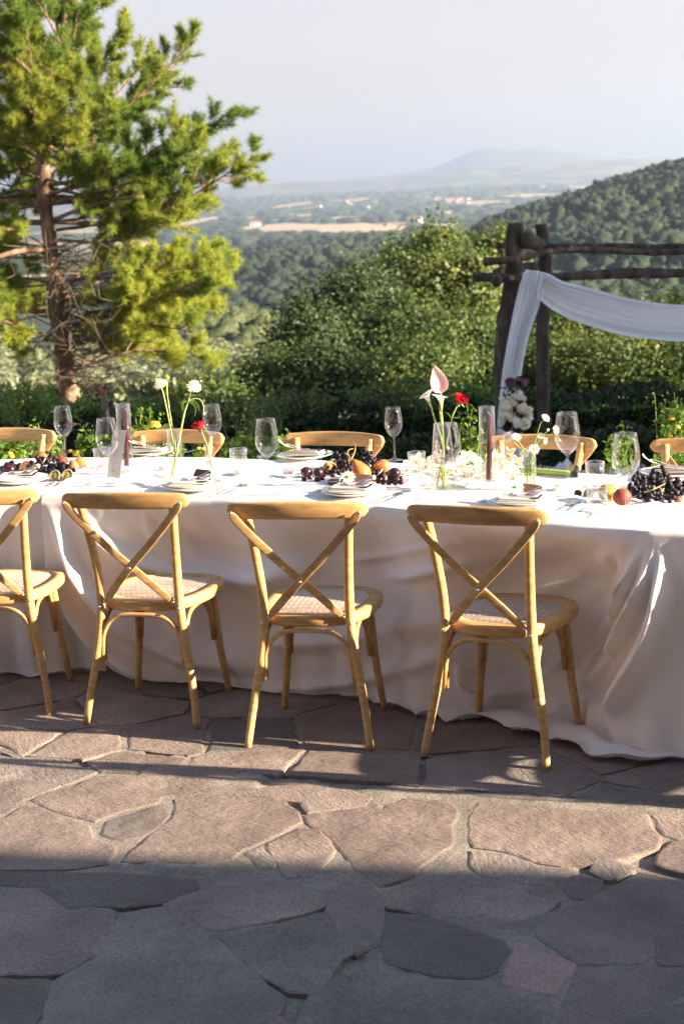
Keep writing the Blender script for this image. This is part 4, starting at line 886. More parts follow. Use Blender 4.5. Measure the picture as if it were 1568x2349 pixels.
traced = [
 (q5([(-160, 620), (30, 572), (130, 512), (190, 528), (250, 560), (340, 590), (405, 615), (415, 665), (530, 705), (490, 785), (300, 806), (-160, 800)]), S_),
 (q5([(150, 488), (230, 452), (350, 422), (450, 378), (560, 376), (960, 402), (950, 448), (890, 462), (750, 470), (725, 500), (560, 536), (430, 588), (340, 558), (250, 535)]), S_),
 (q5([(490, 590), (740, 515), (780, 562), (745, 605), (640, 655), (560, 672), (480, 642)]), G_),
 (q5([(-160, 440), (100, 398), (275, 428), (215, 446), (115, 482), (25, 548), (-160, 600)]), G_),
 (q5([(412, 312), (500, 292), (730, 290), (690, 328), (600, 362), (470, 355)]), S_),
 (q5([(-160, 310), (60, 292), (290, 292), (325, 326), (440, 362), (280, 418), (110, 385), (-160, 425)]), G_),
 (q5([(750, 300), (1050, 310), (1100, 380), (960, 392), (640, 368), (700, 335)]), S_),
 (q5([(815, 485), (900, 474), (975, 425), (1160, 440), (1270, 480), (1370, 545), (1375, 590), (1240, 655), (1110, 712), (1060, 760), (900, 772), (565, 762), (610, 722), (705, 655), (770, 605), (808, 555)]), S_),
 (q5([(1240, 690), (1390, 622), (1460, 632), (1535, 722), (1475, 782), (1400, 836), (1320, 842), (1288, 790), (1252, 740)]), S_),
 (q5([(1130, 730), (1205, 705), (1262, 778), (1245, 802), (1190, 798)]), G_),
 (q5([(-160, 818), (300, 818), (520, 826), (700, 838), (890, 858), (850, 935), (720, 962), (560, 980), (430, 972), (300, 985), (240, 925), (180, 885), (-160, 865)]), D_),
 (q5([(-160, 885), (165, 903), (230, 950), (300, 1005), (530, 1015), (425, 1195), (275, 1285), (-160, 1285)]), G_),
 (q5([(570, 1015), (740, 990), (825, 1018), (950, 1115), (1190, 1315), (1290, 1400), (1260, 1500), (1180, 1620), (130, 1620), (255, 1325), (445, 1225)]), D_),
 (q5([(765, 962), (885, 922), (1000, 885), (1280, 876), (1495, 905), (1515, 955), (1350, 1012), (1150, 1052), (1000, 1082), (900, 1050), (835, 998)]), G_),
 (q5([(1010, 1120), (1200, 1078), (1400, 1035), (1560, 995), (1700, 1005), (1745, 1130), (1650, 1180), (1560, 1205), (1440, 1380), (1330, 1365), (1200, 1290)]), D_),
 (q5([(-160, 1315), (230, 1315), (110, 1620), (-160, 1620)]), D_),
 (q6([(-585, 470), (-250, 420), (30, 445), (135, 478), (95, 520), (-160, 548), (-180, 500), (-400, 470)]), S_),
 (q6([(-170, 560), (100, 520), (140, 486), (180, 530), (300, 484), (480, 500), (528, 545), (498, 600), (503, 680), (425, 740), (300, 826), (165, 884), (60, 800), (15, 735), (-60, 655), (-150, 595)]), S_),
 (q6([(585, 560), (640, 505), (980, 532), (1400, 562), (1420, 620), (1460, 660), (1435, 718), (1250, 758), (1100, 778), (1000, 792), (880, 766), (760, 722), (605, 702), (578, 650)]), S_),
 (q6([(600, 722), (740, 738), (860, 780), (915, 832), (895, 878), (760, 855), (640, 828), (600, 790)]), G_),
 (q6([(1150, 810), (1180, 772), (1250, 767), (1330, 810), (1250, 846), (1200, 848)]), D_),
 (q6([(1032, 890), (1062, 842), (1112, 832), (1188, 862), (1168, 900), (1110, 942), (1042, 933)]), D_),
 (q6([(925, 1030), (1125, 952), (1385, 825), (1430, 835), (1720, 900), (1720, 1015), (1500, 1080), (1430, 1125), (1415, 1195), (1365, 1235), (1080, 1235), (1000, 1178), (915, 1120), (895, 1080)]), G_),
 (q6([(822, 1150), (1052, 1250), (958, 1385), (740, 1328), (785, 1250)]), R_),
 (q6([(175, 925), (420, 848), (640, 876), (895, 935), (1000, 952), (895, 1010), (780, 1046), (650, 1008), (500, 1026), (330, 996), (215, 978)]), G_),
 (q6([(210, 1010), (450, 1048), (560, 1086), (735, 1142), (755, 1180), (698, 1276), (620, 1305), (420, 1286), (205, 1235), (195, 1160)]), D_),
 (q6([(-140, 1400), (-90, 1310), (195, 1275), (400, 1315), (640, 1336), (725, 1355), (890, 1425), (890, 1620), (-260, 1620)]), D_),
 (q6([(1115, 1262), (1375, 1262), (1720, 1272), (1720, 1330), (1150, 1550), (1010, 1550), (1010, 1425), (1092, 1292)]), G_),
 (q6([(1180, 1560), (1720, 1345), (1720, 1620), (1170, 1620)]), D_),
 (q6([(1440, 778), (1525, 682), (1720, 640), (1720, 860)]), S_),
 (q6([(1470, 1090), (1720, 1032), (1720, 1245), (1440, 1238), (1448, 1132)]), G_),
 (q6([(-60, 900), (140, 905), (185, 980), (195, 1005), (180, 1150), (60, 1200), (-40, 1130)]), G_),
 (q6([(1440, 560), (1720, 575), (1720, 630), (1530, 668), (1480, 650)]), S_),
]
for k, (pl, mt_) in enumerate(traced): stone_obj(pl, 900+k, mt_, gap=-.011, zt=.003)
# the rest of the terrace: irregular cells beyond the traced field
gS = rng(17)
Lft, Rgt = at(0, 1738)[:2], at(1568, 1858)[:2]
sl = (Rgt[1]-Lft[1])/(Rgt[0]-Lft[0])
def voro(x0, x1, y0, y1, sp, seed, halves):
    g = rng(seed); sites = []
    ny = int((y1-y0)/sp)+1; nx = int((x1-x0)/sp)+1
    for i in range(nx):
        for j in range(ny):
            if g.random() < .14: continue
            sites.append((x0+(i+.5)*sp+g.uniform(-.42, .42)*sp, y0+(j+.5)*sp+g.uniform(-.42, .42)*sp))
            if g.random() < .12: sites.append((x0+(i+.5)*sp+g.uniform(-.5, .5)*sp, y0+(j+.5)*sp+g.uniform(-.5, .5)*sp))
    for i, (sx, sy) in enumerate(sites):
        poly = [(x0, y0), (x1, y0), (x1, y1), (x0, y1)]
        for (tx, ty) in sites:
            dx, dy = tx-sx, ty-sy; d2 = dx*dx+dy*dy
            if d2 == 0 or d2 > (4*sp)**2: continue
            poly = clip(poly, dx, dy, (tx*tx+ty*ty-sx*sx-sy*sy)/2)
            if len(poly) < 3: break
        for h in halves:
            if len(poly) >= 3: poly = clip(poly, *h)
        if len(poly) < 3: continue
        P = np.array(poly); ar_ = abs(.5*np.sum(P[:, 0]*np.roll(P[:, 1], -1)-np.roll(P[:, 0], -1)*P[:, 1]))
        if ar_ < .006: continue
        if max(np.linalg.norm(P[a]-P[b]) for a in range(len(P)) for b in range(a))**2 > ar_*20: continue
        yield poly, seed*1000+i
def place_voro(*a, gap=.011):
    for pl, sd_ in voro(*a):
        r = rng(sd_).random(); stone_obj(pl, sd_, S_ if r < .55 else G_ if r < .9 else D_, gap=gap)
place_voro(-3.4, 3.0, 4.7, 7.4, .40, 3, [(sl, -1, sl*Lft[0]-Lft[1]-.02)])
# side fields, outside the traced part
a1, a2 = at(-85, 1700)[:2], at(-85, 2400)[:2]; 
def half(p1, p2, keep):
    d = p2-p1; a, b = -d[1], d[0]; c_ = a*p1[0]+b*p1[1]
    return (a, b, c_) if a*keep[0]+b*keep[1] <= c_ else (-a, -b, -c_)
keepTop = (sl, -1, sl*Lft[0]-Lft[1]-.02)
belowTop = (-sl, 1, -(sl*Lft[0]-Lft[1])-.0)
place_voro(-3.4, 0, 2.4, 5.9, .42, 5, [(-sl, 1, -sl*Lft[0]+Lft[1]-.0), half(a1, a2, (-3, 4))])
b1x, b2x = at(1648, 1700)[:2], at(1648, 2400)[:2]
place_voro(.5, 3.6, 2.2, 5.3, .42, 6, [(-sl, 1, -sl*Lft[0]+Lft[1]-.0), half(b1x, b2x, (3, 4))])
place_voro(-2.6, 2.6, 1.0, 3.0, .5, 8, [(0, 1, 3.02)])

# ------------------------------------------------------------------ villa wall and tree outside the frame on the right (they cast the long evening shadows)
vl = empty('stone_farmhouse', (15-.19*4.6-2.74, -.22-.98*4.6-.42+.94, -.6), math.radians(79), 'rough stone farmhouse with tiled roof beside the terrace, outside the picture on the right', 'house')
mb = MB(); mb.add(*box((0, 0, 2.05), (9, 13.2, 4.9))); mb.build('wall', M['villa_wall'], vl, smooth=False)
Vr = [(-4.7, -7, 4.5), (4.7, -7, 4.5), (0, -7, 5.7), (-4.7, 7.0, 4.5), (4.7, 7.0, 4.5), (0, 7.0, 5.7)]
obj('roof', Vr, [(0, 2, 5, 3), (1, 4, 5, 2), (0, 1, 2), (3, 5, 4)], M['roof'], vl, smooth=False)
for yy in (-3.5, -.5, 2.6):
    wf = obj('window', *box((-4.53, yy, 2.6), (.08, 1.0, 1.4)), M['oakbark'], vl, smooth=False); obj('pane', *box((-4.58, yy, 2.6), (.02, .8, 1.2)), M['thickglass'], wf, smooth=False)
vw = empty('stone_farmhouse', (-1.5, -4.9, -.6), 0, 'unseen stone farmhouse wing added behind the photographer to block sky light', 'house')  # added unseen wing, made tall to hold back sky light
mb = MB(); mb.add(*box((0, 0, 5.2), (20, 6, 10.6))); mb.build('wall', M['villa_wall'], vw, smooth=False)
obj('roof', [(-10.4, -3.4, 10.4), (-10.4, 3.4, 10.4), (-10.4, 0, 11.9), (10.4, -3.4, 10.4), (10.4, 3.4, 10.4), (10.4, 0, 11.9)], [(0, 2, 5, 3), (1, 4, 5, 2), (0, 1, 2), (3, 5, 4)], M['roof'], vw, smooth=False)
for xx in (-7, -3.5, 0, 3.5, 7):
    for zz_ in (2.4, 5.3, 8.2): wf = obj('window', *box((xx, 3.03, zz_), (1.0, .08, 1.5)), M['oakbark'], vw, smooth=False); obj('pane', *box((xx, 3.08, zz_), (.8, .02, 1.3)), M['thickglass'], wf, smooth=False)
def off_tree(x, Y, r, h, seed, lab):
    t = broadleaf(784, 476+(EYE-h)/Y*F_PX, r*F_PX/Y, Y, 476+(EYE-.2)/Y*F_PX, seed, lab, 'oak', nclump=420, leaf=.16, per=44, group=None); t.location.x = x
    return t
off_tree(11.8, 11.7, 1.9, 6.6, 61, 'dark oak beside the terrace outside the picture on the right')
off_tree(15.5, 12.3, 2.0, 8.0, 62, 'second dark oak outside the picture on the right')
off_tree(9.5, 14.3, 1.4, 3.4, 63, 'small oak outside the picture on the right')
off_tree(12.0, 8.9, 1.7, 6.2, 66, 'small dark oak added outside the picture nearest the terrace')  # added out of view to throw shade on the low shrubs
off_tree(12.4, 14.8, 2.1, 7.2, 64, 'third dark oak added outside the picture on the right')  # added occluder, keeps the sun off the hedge
off_tree(15.5, 16.6, 2.2, 7.8, 65, 'fourth dark oak added outside the picture on the right')  # also added, shades the hedge from out of view

# ------------------------------------------------------------------ tables and cloths
TZT = .760
def polyline_fn(pts):
    P = np.array(pts, float); d = np.r_[0, np.cumsum(np.linalg.norm(np.diff(P, axis=0), axis=1))]; d /= d[-1]
    def f(s): return np.array([np.interp(s, d, P[:, 0]), np.interp(s, d, P[:, 1])])
    return f, np.linalg.norm(np.diff(P, axis=0), axis=1).sum()
def crease_field(lines):
    """list of (polyline [(s,z)], amp, width) -> function (s_m,z)->offset"""
    segs = []
    for pl, amp, w in lines:
        P = spline([np.array([a, b, 0.]) for a, b in pl], 24)[:, :2]; segs.append((P, amp, w))
    def f(x, z):
        o = 0.0; q = np.array([x, z])
        for P, amp, w in segs:
            A = P[:-1]; B = P[1:]; d = B-A; t = np.clip(((q-A)*d).sum(1)/((d*d).sum(1)+1e-9), 0, 1); D = np.linalg.norm(A+d*t[:, None]-q, axis=1); i = int(np.argmin(D)); m_ = D[i]
            u = (i+t[i])/(len(P)-1); ww = w*(.6+.8*u if w > 0 else 1)
            o += amp*math.exp(-(m_/abs(ww))**2)*min(1, 4*u+.15)*min(1, (1-u)*5+.1)
        return o
    return f
def table_cloth(name, near, far, label, Lfun, fold, flare, ns=200, seed=1, wr=1.0, top_ridges=None, endL=False, endR=False):
    fn, ln = polyline_fn(near); ff, lf = polyline_fn(far); V = []
    nd, ntp, nf = 56, 60, 8
    for i in range(ns):
        s = i/(ns-1); A = fn(s); B = ff(s); e = .02; tg = fn(min(1, s+e))-fn(max(0, s-e)); tg /= np.linalg.norm(tg); nn = np.array([tg[1], -tg[0]])
        Lh = Lfun(s); row = []
        # near skirt, from the hem up to the edge
        for j in range(nd):
            w = Lh*(1-j/(nd-1))
            fl = flare(s)*(w/.76)**1.3
            drop = min(w, TZT-.012); extra = max(0.0, w-drop)
            z = TZT-drop; o = .012+fl+fold(s*ln, z)*min(1, w/.08)
            if extra > 0:
                o += extra*.75; z = .012+.034*abs(math.sin(extra*19+s*31+2*vnoise(s*ln, 0, 5)))*min(1, extra*14)+.012*abs(vnoise(s*ln, extra, 7, seed))
            rr = .014
            if w < rr: z = TZT-(rr-math.sqrt(max(0, rr*rr-w*w))); 
            p2 = A+nn*(o*min(1, w/.03)); row.append((p2[0], p2[1], z))
        for j in range(1, ntp):
            t = j/ntp; p2 = A*(1-t)+B*t; x, y = p2
            r1 = 1-abs(noise.noise(Vector((x*2.3+seed, y*5.5, seed)))); r2 = noise.noise(Vector((x*11, y*17, seed)))
            z = TZT+.004+wr*(.0075*max(0, r1-.72)/.28+.0022*r2+.004*noise.noise(Vector((x*2.2, y*2.2, 5))))
            z -= .004*(1 if t < .02 else 0)
            if top_ridges: z += top_ridges(x, y)
            edge = min(1, min(t, 1-t)*14); z = TZT*(1-edge)+z*edge
            row.append((x, y, z))
        for j in range(1, nf+1):
            w = .7*j/nf; p2 = B-nn*(.01+.05*w+.012*math.sin(s*60)*w); row.append((p2[0], p2[1], TZT-w))
        V += row
    k = len(row)
    o = obj(name, V, grid_faces(ns, k), M['cloth']); return tag(o, label, 'tablecloth', 'white tablecloths of the long table')
nearB = [(-1.215, 6.63), (-.86, 6.515), (-.5, 6.37), (.123, 6.06), (.653, 5.62), (1.02, 5.37), (1.42, 5.17)]
farB = [(-.95, 7.62), (-.806, 7.593), (-.251, 7.323), (.412, 6.993), (.925, 6.65), (1.40, 6.33), (1.75, 6.14)]
fnB, lnB = polyline_fn(nearB)
def sB(px, py):
    """view px on the skirt -> (distance along edge, height)"""
    d = ray(px, py); best = None
    for i in range(400):
        s = i/399; A = fnB(s); t = A[1]/d[1]; x = d[0]*t; e = abs(x-A[0])
        if best is None or e < best[0]: best = (e, s, EYE+d[2]*t)
    return (best[1]*lnB, best[2])
cr = lambda pts, amp, w: ([sB(*p) for p in pts], amp*1.05, w*.78)
folds_ = crease_field([
 # bundle of folds falling from the right hand corner
 cr([(1490, 1228), (1440, 1330), (1380, 1420), (1290, 1500), (1150, 1590), (1060, 1630)], .055, .030),
 cr([(1500, 1230), (1480, 1340), (1420, 1450), (1330, 1560), (1230, 1640)], .065, .034),
 cr([(1515, 1235), (1520, 1350), (1490, 1470), (1430, 1570), (1370, 1660)], .07, .036),
 cr([(1460, 1225), (1370, 1290), (1250, 1350), (1120, 1400), (980, 1440)], .030, .045),
 cr([(1400, 1222), (1270, 1255), (1100, 1290), (940, 1320), (860, 1330)], .022, .022),
 cr([(1230, 1210), (1080, 1240), (950, 1262), (840, 1285), (760, 1296)], .014, .014),
 cr([(1420, 1235), (1380, 1330), (1330, 1400), (1290, 1430)], -.025, .03),
 # smile shaped swags from the left
 cr([(160, 1150), (230, 1230), (340, 1300), (460, 1330), (600, 1325), (720, 1300)], .042, .045),
 cr([(120, 1170), (180, 1300), (260, 1410), (360, 1480), (480, 1510), (620, 1520)], .050, .050),
 cr([(112, 1300), (180, 1420), (260, 1500), (350, 1550), (450, 1575)], .035, .03),
 cr([(360, 1150), (430, 1240), (540, 1290), (640, 1300)], -.020, .05),
 cr([(600, 1470), (740, 1475), (880, 1450), (1000, 1405)], .030, .05),
 cr([(540, 1560), (680, 1575), (820, 1560), (960, 1520), (1060, 1500)], .022, .03),
 cr([(330, 1160), (350, 1230), (400, 1300)], .018, .03),
 cr([(1040, 1520), (1060, 1580), (1160, 1600), (1260, 1580)], .03, .03)])
SEATS = [((.72, 5.72), .25, .31), ((-.03, 6.04), .09, .24), ((-.62, 6.38), .08, .24)]   # chair seats push the cloth in
_s_edge = []
for (c_, dep_, sg_) in SEATS:
    bs = min(range(400), key=lambda i: np.linalg.norm(fnB(i/399)-np.array(c_))); _s_edge.append((bs/399*lnB, dep_, sg_))
def folds(x, z):
    ind = 0.0
    for s0, dep_, sg_ in _s_edge:
        zf = min(1, max(0, (.76-z)/.24)); zf = zf*zf*(3-2*zf); lo_ = min(1, max(.80, z/.12)) if dep_ > .1 else min(1, max(.3, z/.3))
        ind += dep_*math.exp(-((x-s0)/sg_)**4)*zf*lo_
    fine = .0045*max(0, 1-abs(noise.noise(Vector((x*5.5+z*2.5, z*2.2-x*.8, 3.3))))*4)+.0025*noise.noise(Vector((x*19+z*7, z*9, 1.3)))
    return 1.6*folds_(x, z)*(1 if ind < .1 else .6)*min(1, max(.12, (.76-z)/.20))+fine-ind+.010*math.sin(x*34+2*math.sin(x*5))*(1-z/.76)**2
def LB(s):
    if s < .14: return float(np.interp(s, [0, .02, .05, .09, .14], [.36, .46, .62, .72, .765]))
    return float(np.interp(s, [.14, .45, .55, .60, .70, .80, .85, .90, 1.0], [.765, .775, .80, .92, 1.02, .98, .90, .80, .80]))
def topB(x, y):
    z = 0.0
    for (p, q, a_, w) in [((-.95, 6.62), (-.25, 7.25), .010, .02), ((.05, 6.12), (.45, 6.9), .006, .02), ((.75, 6.2), (1.05, 5.5), .009, .02), ((.5, 5.95), (.95, 6.5), .006, .018), ((-.55, 6.45), (.0, 6.95), .006, .016), ((-.2, 6.35), (-.75, 6.75), .006, .015), ((.95, 5.75), (1.2, 5.45), .012, .02), ((1.0, 5.95), (1.25, 5.6), .010, .018)]:
        A = np.array(p); B = np.array(q); d = B-A; t = max(0, min(1, ((x-A[0])*d[0]+(y-A[1])*d[1])/(d@d))); D = math.hypot(x-A[0]-d[0]*t, y-A[1]-d[1]*t); z += a_*math.exp(-(D/w)**2)*math.sin(math.pi*min(1, max(0, t*.9+.05)))
    return z
table_cloth('tablecloth', nearB, farB, 'large white tablecloth with sweeping folds pooling on the floor behind the three middle chairs', LB, lambda x, z: folds(x, z)+.008*math.sin(x*9+z*4)*(1-z/.76), lambda s: float(np.interp(s, [0, .3, .55, .66, .8, 1], [.01, .02, .03, .04, .07, .04])), seed=1, ns=260, wr=1.8, top_ridges=topB)
def foldA(x, z): return .026*(math.sin(x*21+.8*math.sin(z*6))+.5*math.sin(x*47+2))*(.25+.75*(1-z/.76))
nearA = [(-3.7, 6.92), (-2.2, 6.74), (-1.0, 6.66)]; farA = [(-3.6, 7.95), (-2.2, 7.83), (-.93, 7.63)]
table_cloth('tablecloth', nearA, farA, 'white tablecloth with sunlit vertical folds at the far left behind the cut-off chair', lambda s: .775+.02*math.sin(s*30), foldA, lambda s: .03, seed=4, ns=160)
nearC = [(1.40, 5.17), (1.60, 5.03), (3.2, 4.50), (5.2, 3.86)]; farC = [(1.73, 6.14), (3.5, 5.5), (5.5, 4.85)]
table_cloth('tablecloth', nearC, farC, 'white tablecloth starting at the right edge of the photo beyond the corner folds', lambda s: .78+.05*math.sin(s*9), lambda x, z: foldA(x, z)*.8*min(1, x/.6), lambda s: .005+.05*min(1, s*4), seed=7, ns=160)
M['tabletop'] = principled('plywood', [(.3, (.30, .20, .12)), (.7, (.40, .28, .17))], rough=.7)
def trestle(near, far, label):
    A0, A1, B0, B1 = [np.array(v) for v in (near[0], near[-1], far[0], far[-1])]; c = (A0+A1+B0+B1)/4
    t = empty('trestle_table', (c[0], c[1], 0), 0, label, 'table', 'trestle tables under the cloths'); k = .82
    Q = [c+(q-c)*k for q in (A0, A1, B1, B0)]
    V = [(q[0]-c[0], q[1]-c[1], z) for z in (.70, .735) for q in Q]; obj('tabletop', V, [(3, 2, 1, 0), (4, 5, 6, 7), (0, 1, 5, 4), (1, 2, 6, 5), (2, 3, 7, 6), (3, 0, 4, 7)], M['tabletop'], t, smooth=False)
    for q in Q:
        p_ = (q-c)*.86; V, F = tube(np.array([[p_[0], p_[1], 0], [p_[0], p_[1], .70]]), [.02, .02], 8); obj('leg', V, F, M['steel'], t)
trestle([(-1.05, 6.72), (1.05, 5.62)], [(-.85, 7.45), (1.25, 6.3)], 'folding table hidden under the middle tablecloth'); trestle(nearA, farA, 'folding table hidden under the left tablecloth'); trestle(nearC, farC, 'folding table hidden under the right tablecloth')

# ------------------------------------------------------------------ cross-back chairs
def seat_outline(k=44, inset=0.0):
    a = np.linspace(0, 2*math.pi, k, endpoint=False); out_ = []
    for t in a:
        c, s = math.cos(t), math.sin(t); e = 2/3.1; x = math.copysign(abs(c)**e, c); y = math.copysign(abs(s)**e, s)
        yy = .285+(.222-inset)*y; w = .178+.032*(y+1)/2; out_.append((x*(w+.012-inset), yy-.012*(1-x*x)*(1 if y < 0 else -1)*abs(y)))
    return np.array(out_)
RECT = superellipse(14, 5)
def build_chair(name='chair'):
    root = empty('cross_back_chair', (0, 0, 0)); W = M['wood']
    # back posts
    zz = [0, .12, .25, .36, .45, .56, .68, .78, .862]; hx = [.2195, .203, .180, .162, .154, .155, .163, .172, .182]; yy = [-.012, .018, .044, .056, .060, .050, .026, .002, -.022]; rr = [.0135, .0145, .016, .017, .0175, .017, .0165, .016, .0155]
    for s in (-1, 1):
        P = spline([np.array([s*h, y, z]) for h, y, z in zip(hx, yy, zz)], 34); r = np.interp(P[:, 2], zz, rr)
        obj('back_post', *tube(P, r, 12), W, root)
    # top rail
    n = 41; ts = np.linspace(-1, 1, n); P = np.stack([.2475*ts, -.056+.040*ts**2, .852+.006*(1-ts**2)], 1)
    hh = np.where(abs(ts) < .86, .0275+.005*(1-ts**2), .0285*np.sqrt(np.clip(1-((abs(ts)-.86)/.141)**2, 0.02, 1))); th = np.where(abs(ts) < .9, .0115, .0115*np.sqrt(np.clip(1-((abs(ts)-.9)/.103)**2, .05, 1)))
    obj('top_rail', *tube(P, np.stack([hh, th], 1), section=superellipse(20, 3.2), up=[0, -.18, 1]), W, root)
    # crossed braces
    for i, s in enumerate((-1, 1)):
        pts = [np.array([s*.226, -.046-.012*i*0-.010, .853]), np.array([s*.185, -.052, .80]), np.array([s*.095, -.030-.010*i, .70]), np.array([s*.0, -.008-.011*i, .605]), np.array([-s*.070, .022-.006*i, .530]), np.array([-s*.134, .052, .458])]
        P = spline(pts, 26); T = np.gradient(P, axis=0); T /= np.linalg.norm(T, axis=1)[:, None]; V = []; k = len(RECT)
        for q in range(26):
            B = np.array([T[q][2], 0, -T[q][0]]); B -= T[q]*(B@T[q]); B /= np.linalg.norm(B); D = np.cross(T[q], B); e = 1.0 if 1 < q < 24 else (.8 if q in (1, 24) else .45)
            V.append(P[q]+RECT[:, :1]*B*.0145*e+RECT[:, 1:]*D*.0042)
        V = np.vstack(V); F = [tuple(f) for f in grid_faces(26, k, True)]+[tuple(range(k)), tuple(range(25*k, 26*k))[::-1]]
        obj('cross_brace', V, F, W, root)
    bolts = [(-.222, -.0635, .850), (.222, -.0635, .850), (0.0, -.0255, .603), (-.134, .0455, .462), (.134, .0455, .462), (-.156, .041, .440), (.156, .041, .440)]
    for b in bolts:
        V, F = tube(np.array([b, np.array(b)+np.array([0, -.004, 0]), np.array(b)+np.array([0, -.0055, 0])]), [.0062, .0058, .003], 12); obj('bolt', V, F, M['steel'], root)
    # seat ring
    O = seat_outline(); I = seat_outline(inset=.042); k = len(O); V = []; F = []
    rings = [(O, .424), (O+(O-O.mean(0))*.02, .432), (O+(O-O.mean(0))*.02, .455), (O, .462), (I, .463), (I, .45)]
    for R_r, z in rings: V += [(a, b, z) for a, b in R_r]
    I2 = seat_outline(inset=.05); V += [(a, b, .424) for a, b in I2]
    for r_ in range(6):
        for j in range(k): j2 = (j+1) % k; F.append((r_*k+j, r_*k+j2, (r_+1)*k+j2, (r_+1)*k+j))
    for j in range(k): j2 = (j+1) % k; F.append((6*k+j, 6*k+j2, j2, j))
    obj('seat_frame', V, F, W, root)
    # woven cane pad: real ribs
    Ii = seat_outline(inset=.040); nx, ny = 84, 78; xs_ = np.linspace(-.18, .18, nx); ys_ = np.linspace(.095, .475, ny)
    from math import hypot
    def inside(x, y):
        c = False; n_ = len(Ii); j = n_-1
        for i in range(n_):
            if (Ii[i][1] > y) != (Ii[j][1] > y) and x < (Ii[j][0]-Ii[i][0])*(y-Ii[i][1])/(Ii[j][1]-Ii[i][1])+Ii[i][0]: c = not c
            j = i
        return c
    V = []; ins = np.zeros((ny, nx), bool)
    for j, y in enumerate(ys_):
        for i, x in enumerate(xs_):
            ins[j, i] = inside(x, y); dome = .006*(1-(x/.19)**2)*(1-((y-.285)/.2)**2)
            rib = .0022*math.sin(2*math.pi*(y)/.0135)*(1 if (int((x+.3)/.0105) % 2) else .25)
            V.append((x, y, .459+dome+rib))
    F = [(j*nx+i, j*nx+i+1, (j+1)*nx+i+1, (j+1)*nx+i) for j in range(ny-1) for i in range(nx-1) if ins[j, i] and ins[j+1, i] and ins[j, i+1] and ins[j+1, i+1]]
    o = obj('woven_cane_seat', V, F, M['canew'], root); 
    # front legs
    for s in (-1, 1):
        P = spline([np.array([s*.150, .405, .430]), np.array([s*.158, .420, .34]), np.array([s*.168, .430, .2]), np.array([s*.192, .447, .0])], 20)
        obj('front_leg', *tube(P, np.interp(P[:, 2], [0, .25, .43], [.0125, .016, .019]), 12), W, root)
        obj('corner_block', *box((s*.138, .385, .400), (.036, .03, .05)), W, root, smooth=False)
    # bentwood arches
    def arch(a, b, name='bentwood_arch'):
        a = np.array(a); b = np.array(b); d = b-a; P = []
        for t in np.linspace(0, 1, 31):
            u = t*2-1; h = (1-abs(u)**3.4)**(1/2.4); P.append(a+d*(.5+.5*math.copysign(abs(u)**.9, u)*1.0)+np.array([0, 0, .185*h]))
        P = np.array(P)
        obj(name, *tube(P, .0088, 9), W, root)
    arch((-.163, .050, .226), (.163, .050, .226)); arch((-.150, .415, .226), (.150, .415, .226)); arch((-.162, .075, .226), (-.155, .400, .226)); arch((.162, .075, .226), (.155, .400, .226))
    return root
mt, nt, out = newmat('cane_weave'); l = nt.links.new
tc = N(nt, 'ShaderNodeTexCoord'); wv = N(nt, 'ShaderNodeTexWave', wave_type='BANDS', bands_direction='Y', i_Scale=23.6, i_Distortion=.6, i_Detail=1.0); l(tc.outputs['Object'], wv.inputs['Vector'])
c = ramp(nt, wv.outputs['Fac'], [(.15, (.10, .07, .05)), (.45, (.40, .30, .23)), (1, (.58, .47, .38))])
p = N(nt, 'ShaderNodeBsdfPrincipled', i_Roughness=.65); l(c, p.inputs['Base Color']); l(p.outputs[0], out.inputs[0]); M['canew'] = mt
proto = build_chair()
CH = [ # x, y, yaw deg, label, group
 (.445, 5.310, -25.5, 'wooden cross-back chair at the near side in front of the fold corner, nearest the camera', 0),
 (-.150, 5.544, -11.5, 'wooden cross-back chair at the near side in front of the central fruit pile', 0),
 (-.774, 5.888, -15.0, 'wooden cross-back chair at the near side in front of the two white scabiosa flowers', 0),
 (-1.362, 6.09, -4.4, 'wooden cross-back chair cut off by the left edge at the near side of the table', 0),
 (1.46, 4.66, -19, 'cross-back chair just beyond the right edge on the near side', 0),
 (2.05, 4.47, -17, 'second cross-back chair beyond the right edge on the near side', 0),
 (2.70, 4.27, -20, 'third cross-back chair beyond the right edge on the near side', 0),
 (3.40, 4.06, -18, 'fourth cross-back chair beyond the right edge on the near side', 0),
 (4.10, 3.84, -18, 'fifth cross-back chair beyond the right edge on the near side', 0),
 (4.80, 3.63, -20, 'sixth cross-back chair beyond the right edge on the near side', 0),
 (-1.573, 7.947, 160, 'far side cross-back chair behind the left fruit pile, cut by the left edge', 1),
 (-.741, 7.610, 156.5, 'far side cross-back chair behind the scabiosa and rose vases', 1),
 (-.015, 7.298, 155.5, 'far side cross-back chair behind the central fruit pile', 1),
 (.860, 6.920, 153, 'far side cross-back chair behind the daisies, in front of the arbour', 1),
 (1.50, 6.60, 149, 'far side cross-back chair cut off by the right edge', 1)]
for i, (x, y, a, lab, far_) in enumerate(CH):
    o = proto if i == 0 else copy_tree(proto); a = math.radians(a)
    if far_:      # x, y is where the rail stands
        ly = -.045; x = x+math.sin(a)*ly; y = y-math.cos(a)*ly
        o.scale = (1, 1, .985)
    o.location = (x, y, .004); o.rotation_euler = (0, 0, a); tag(o, lab, 'chair', 'wooden cross-back chairs along the table')

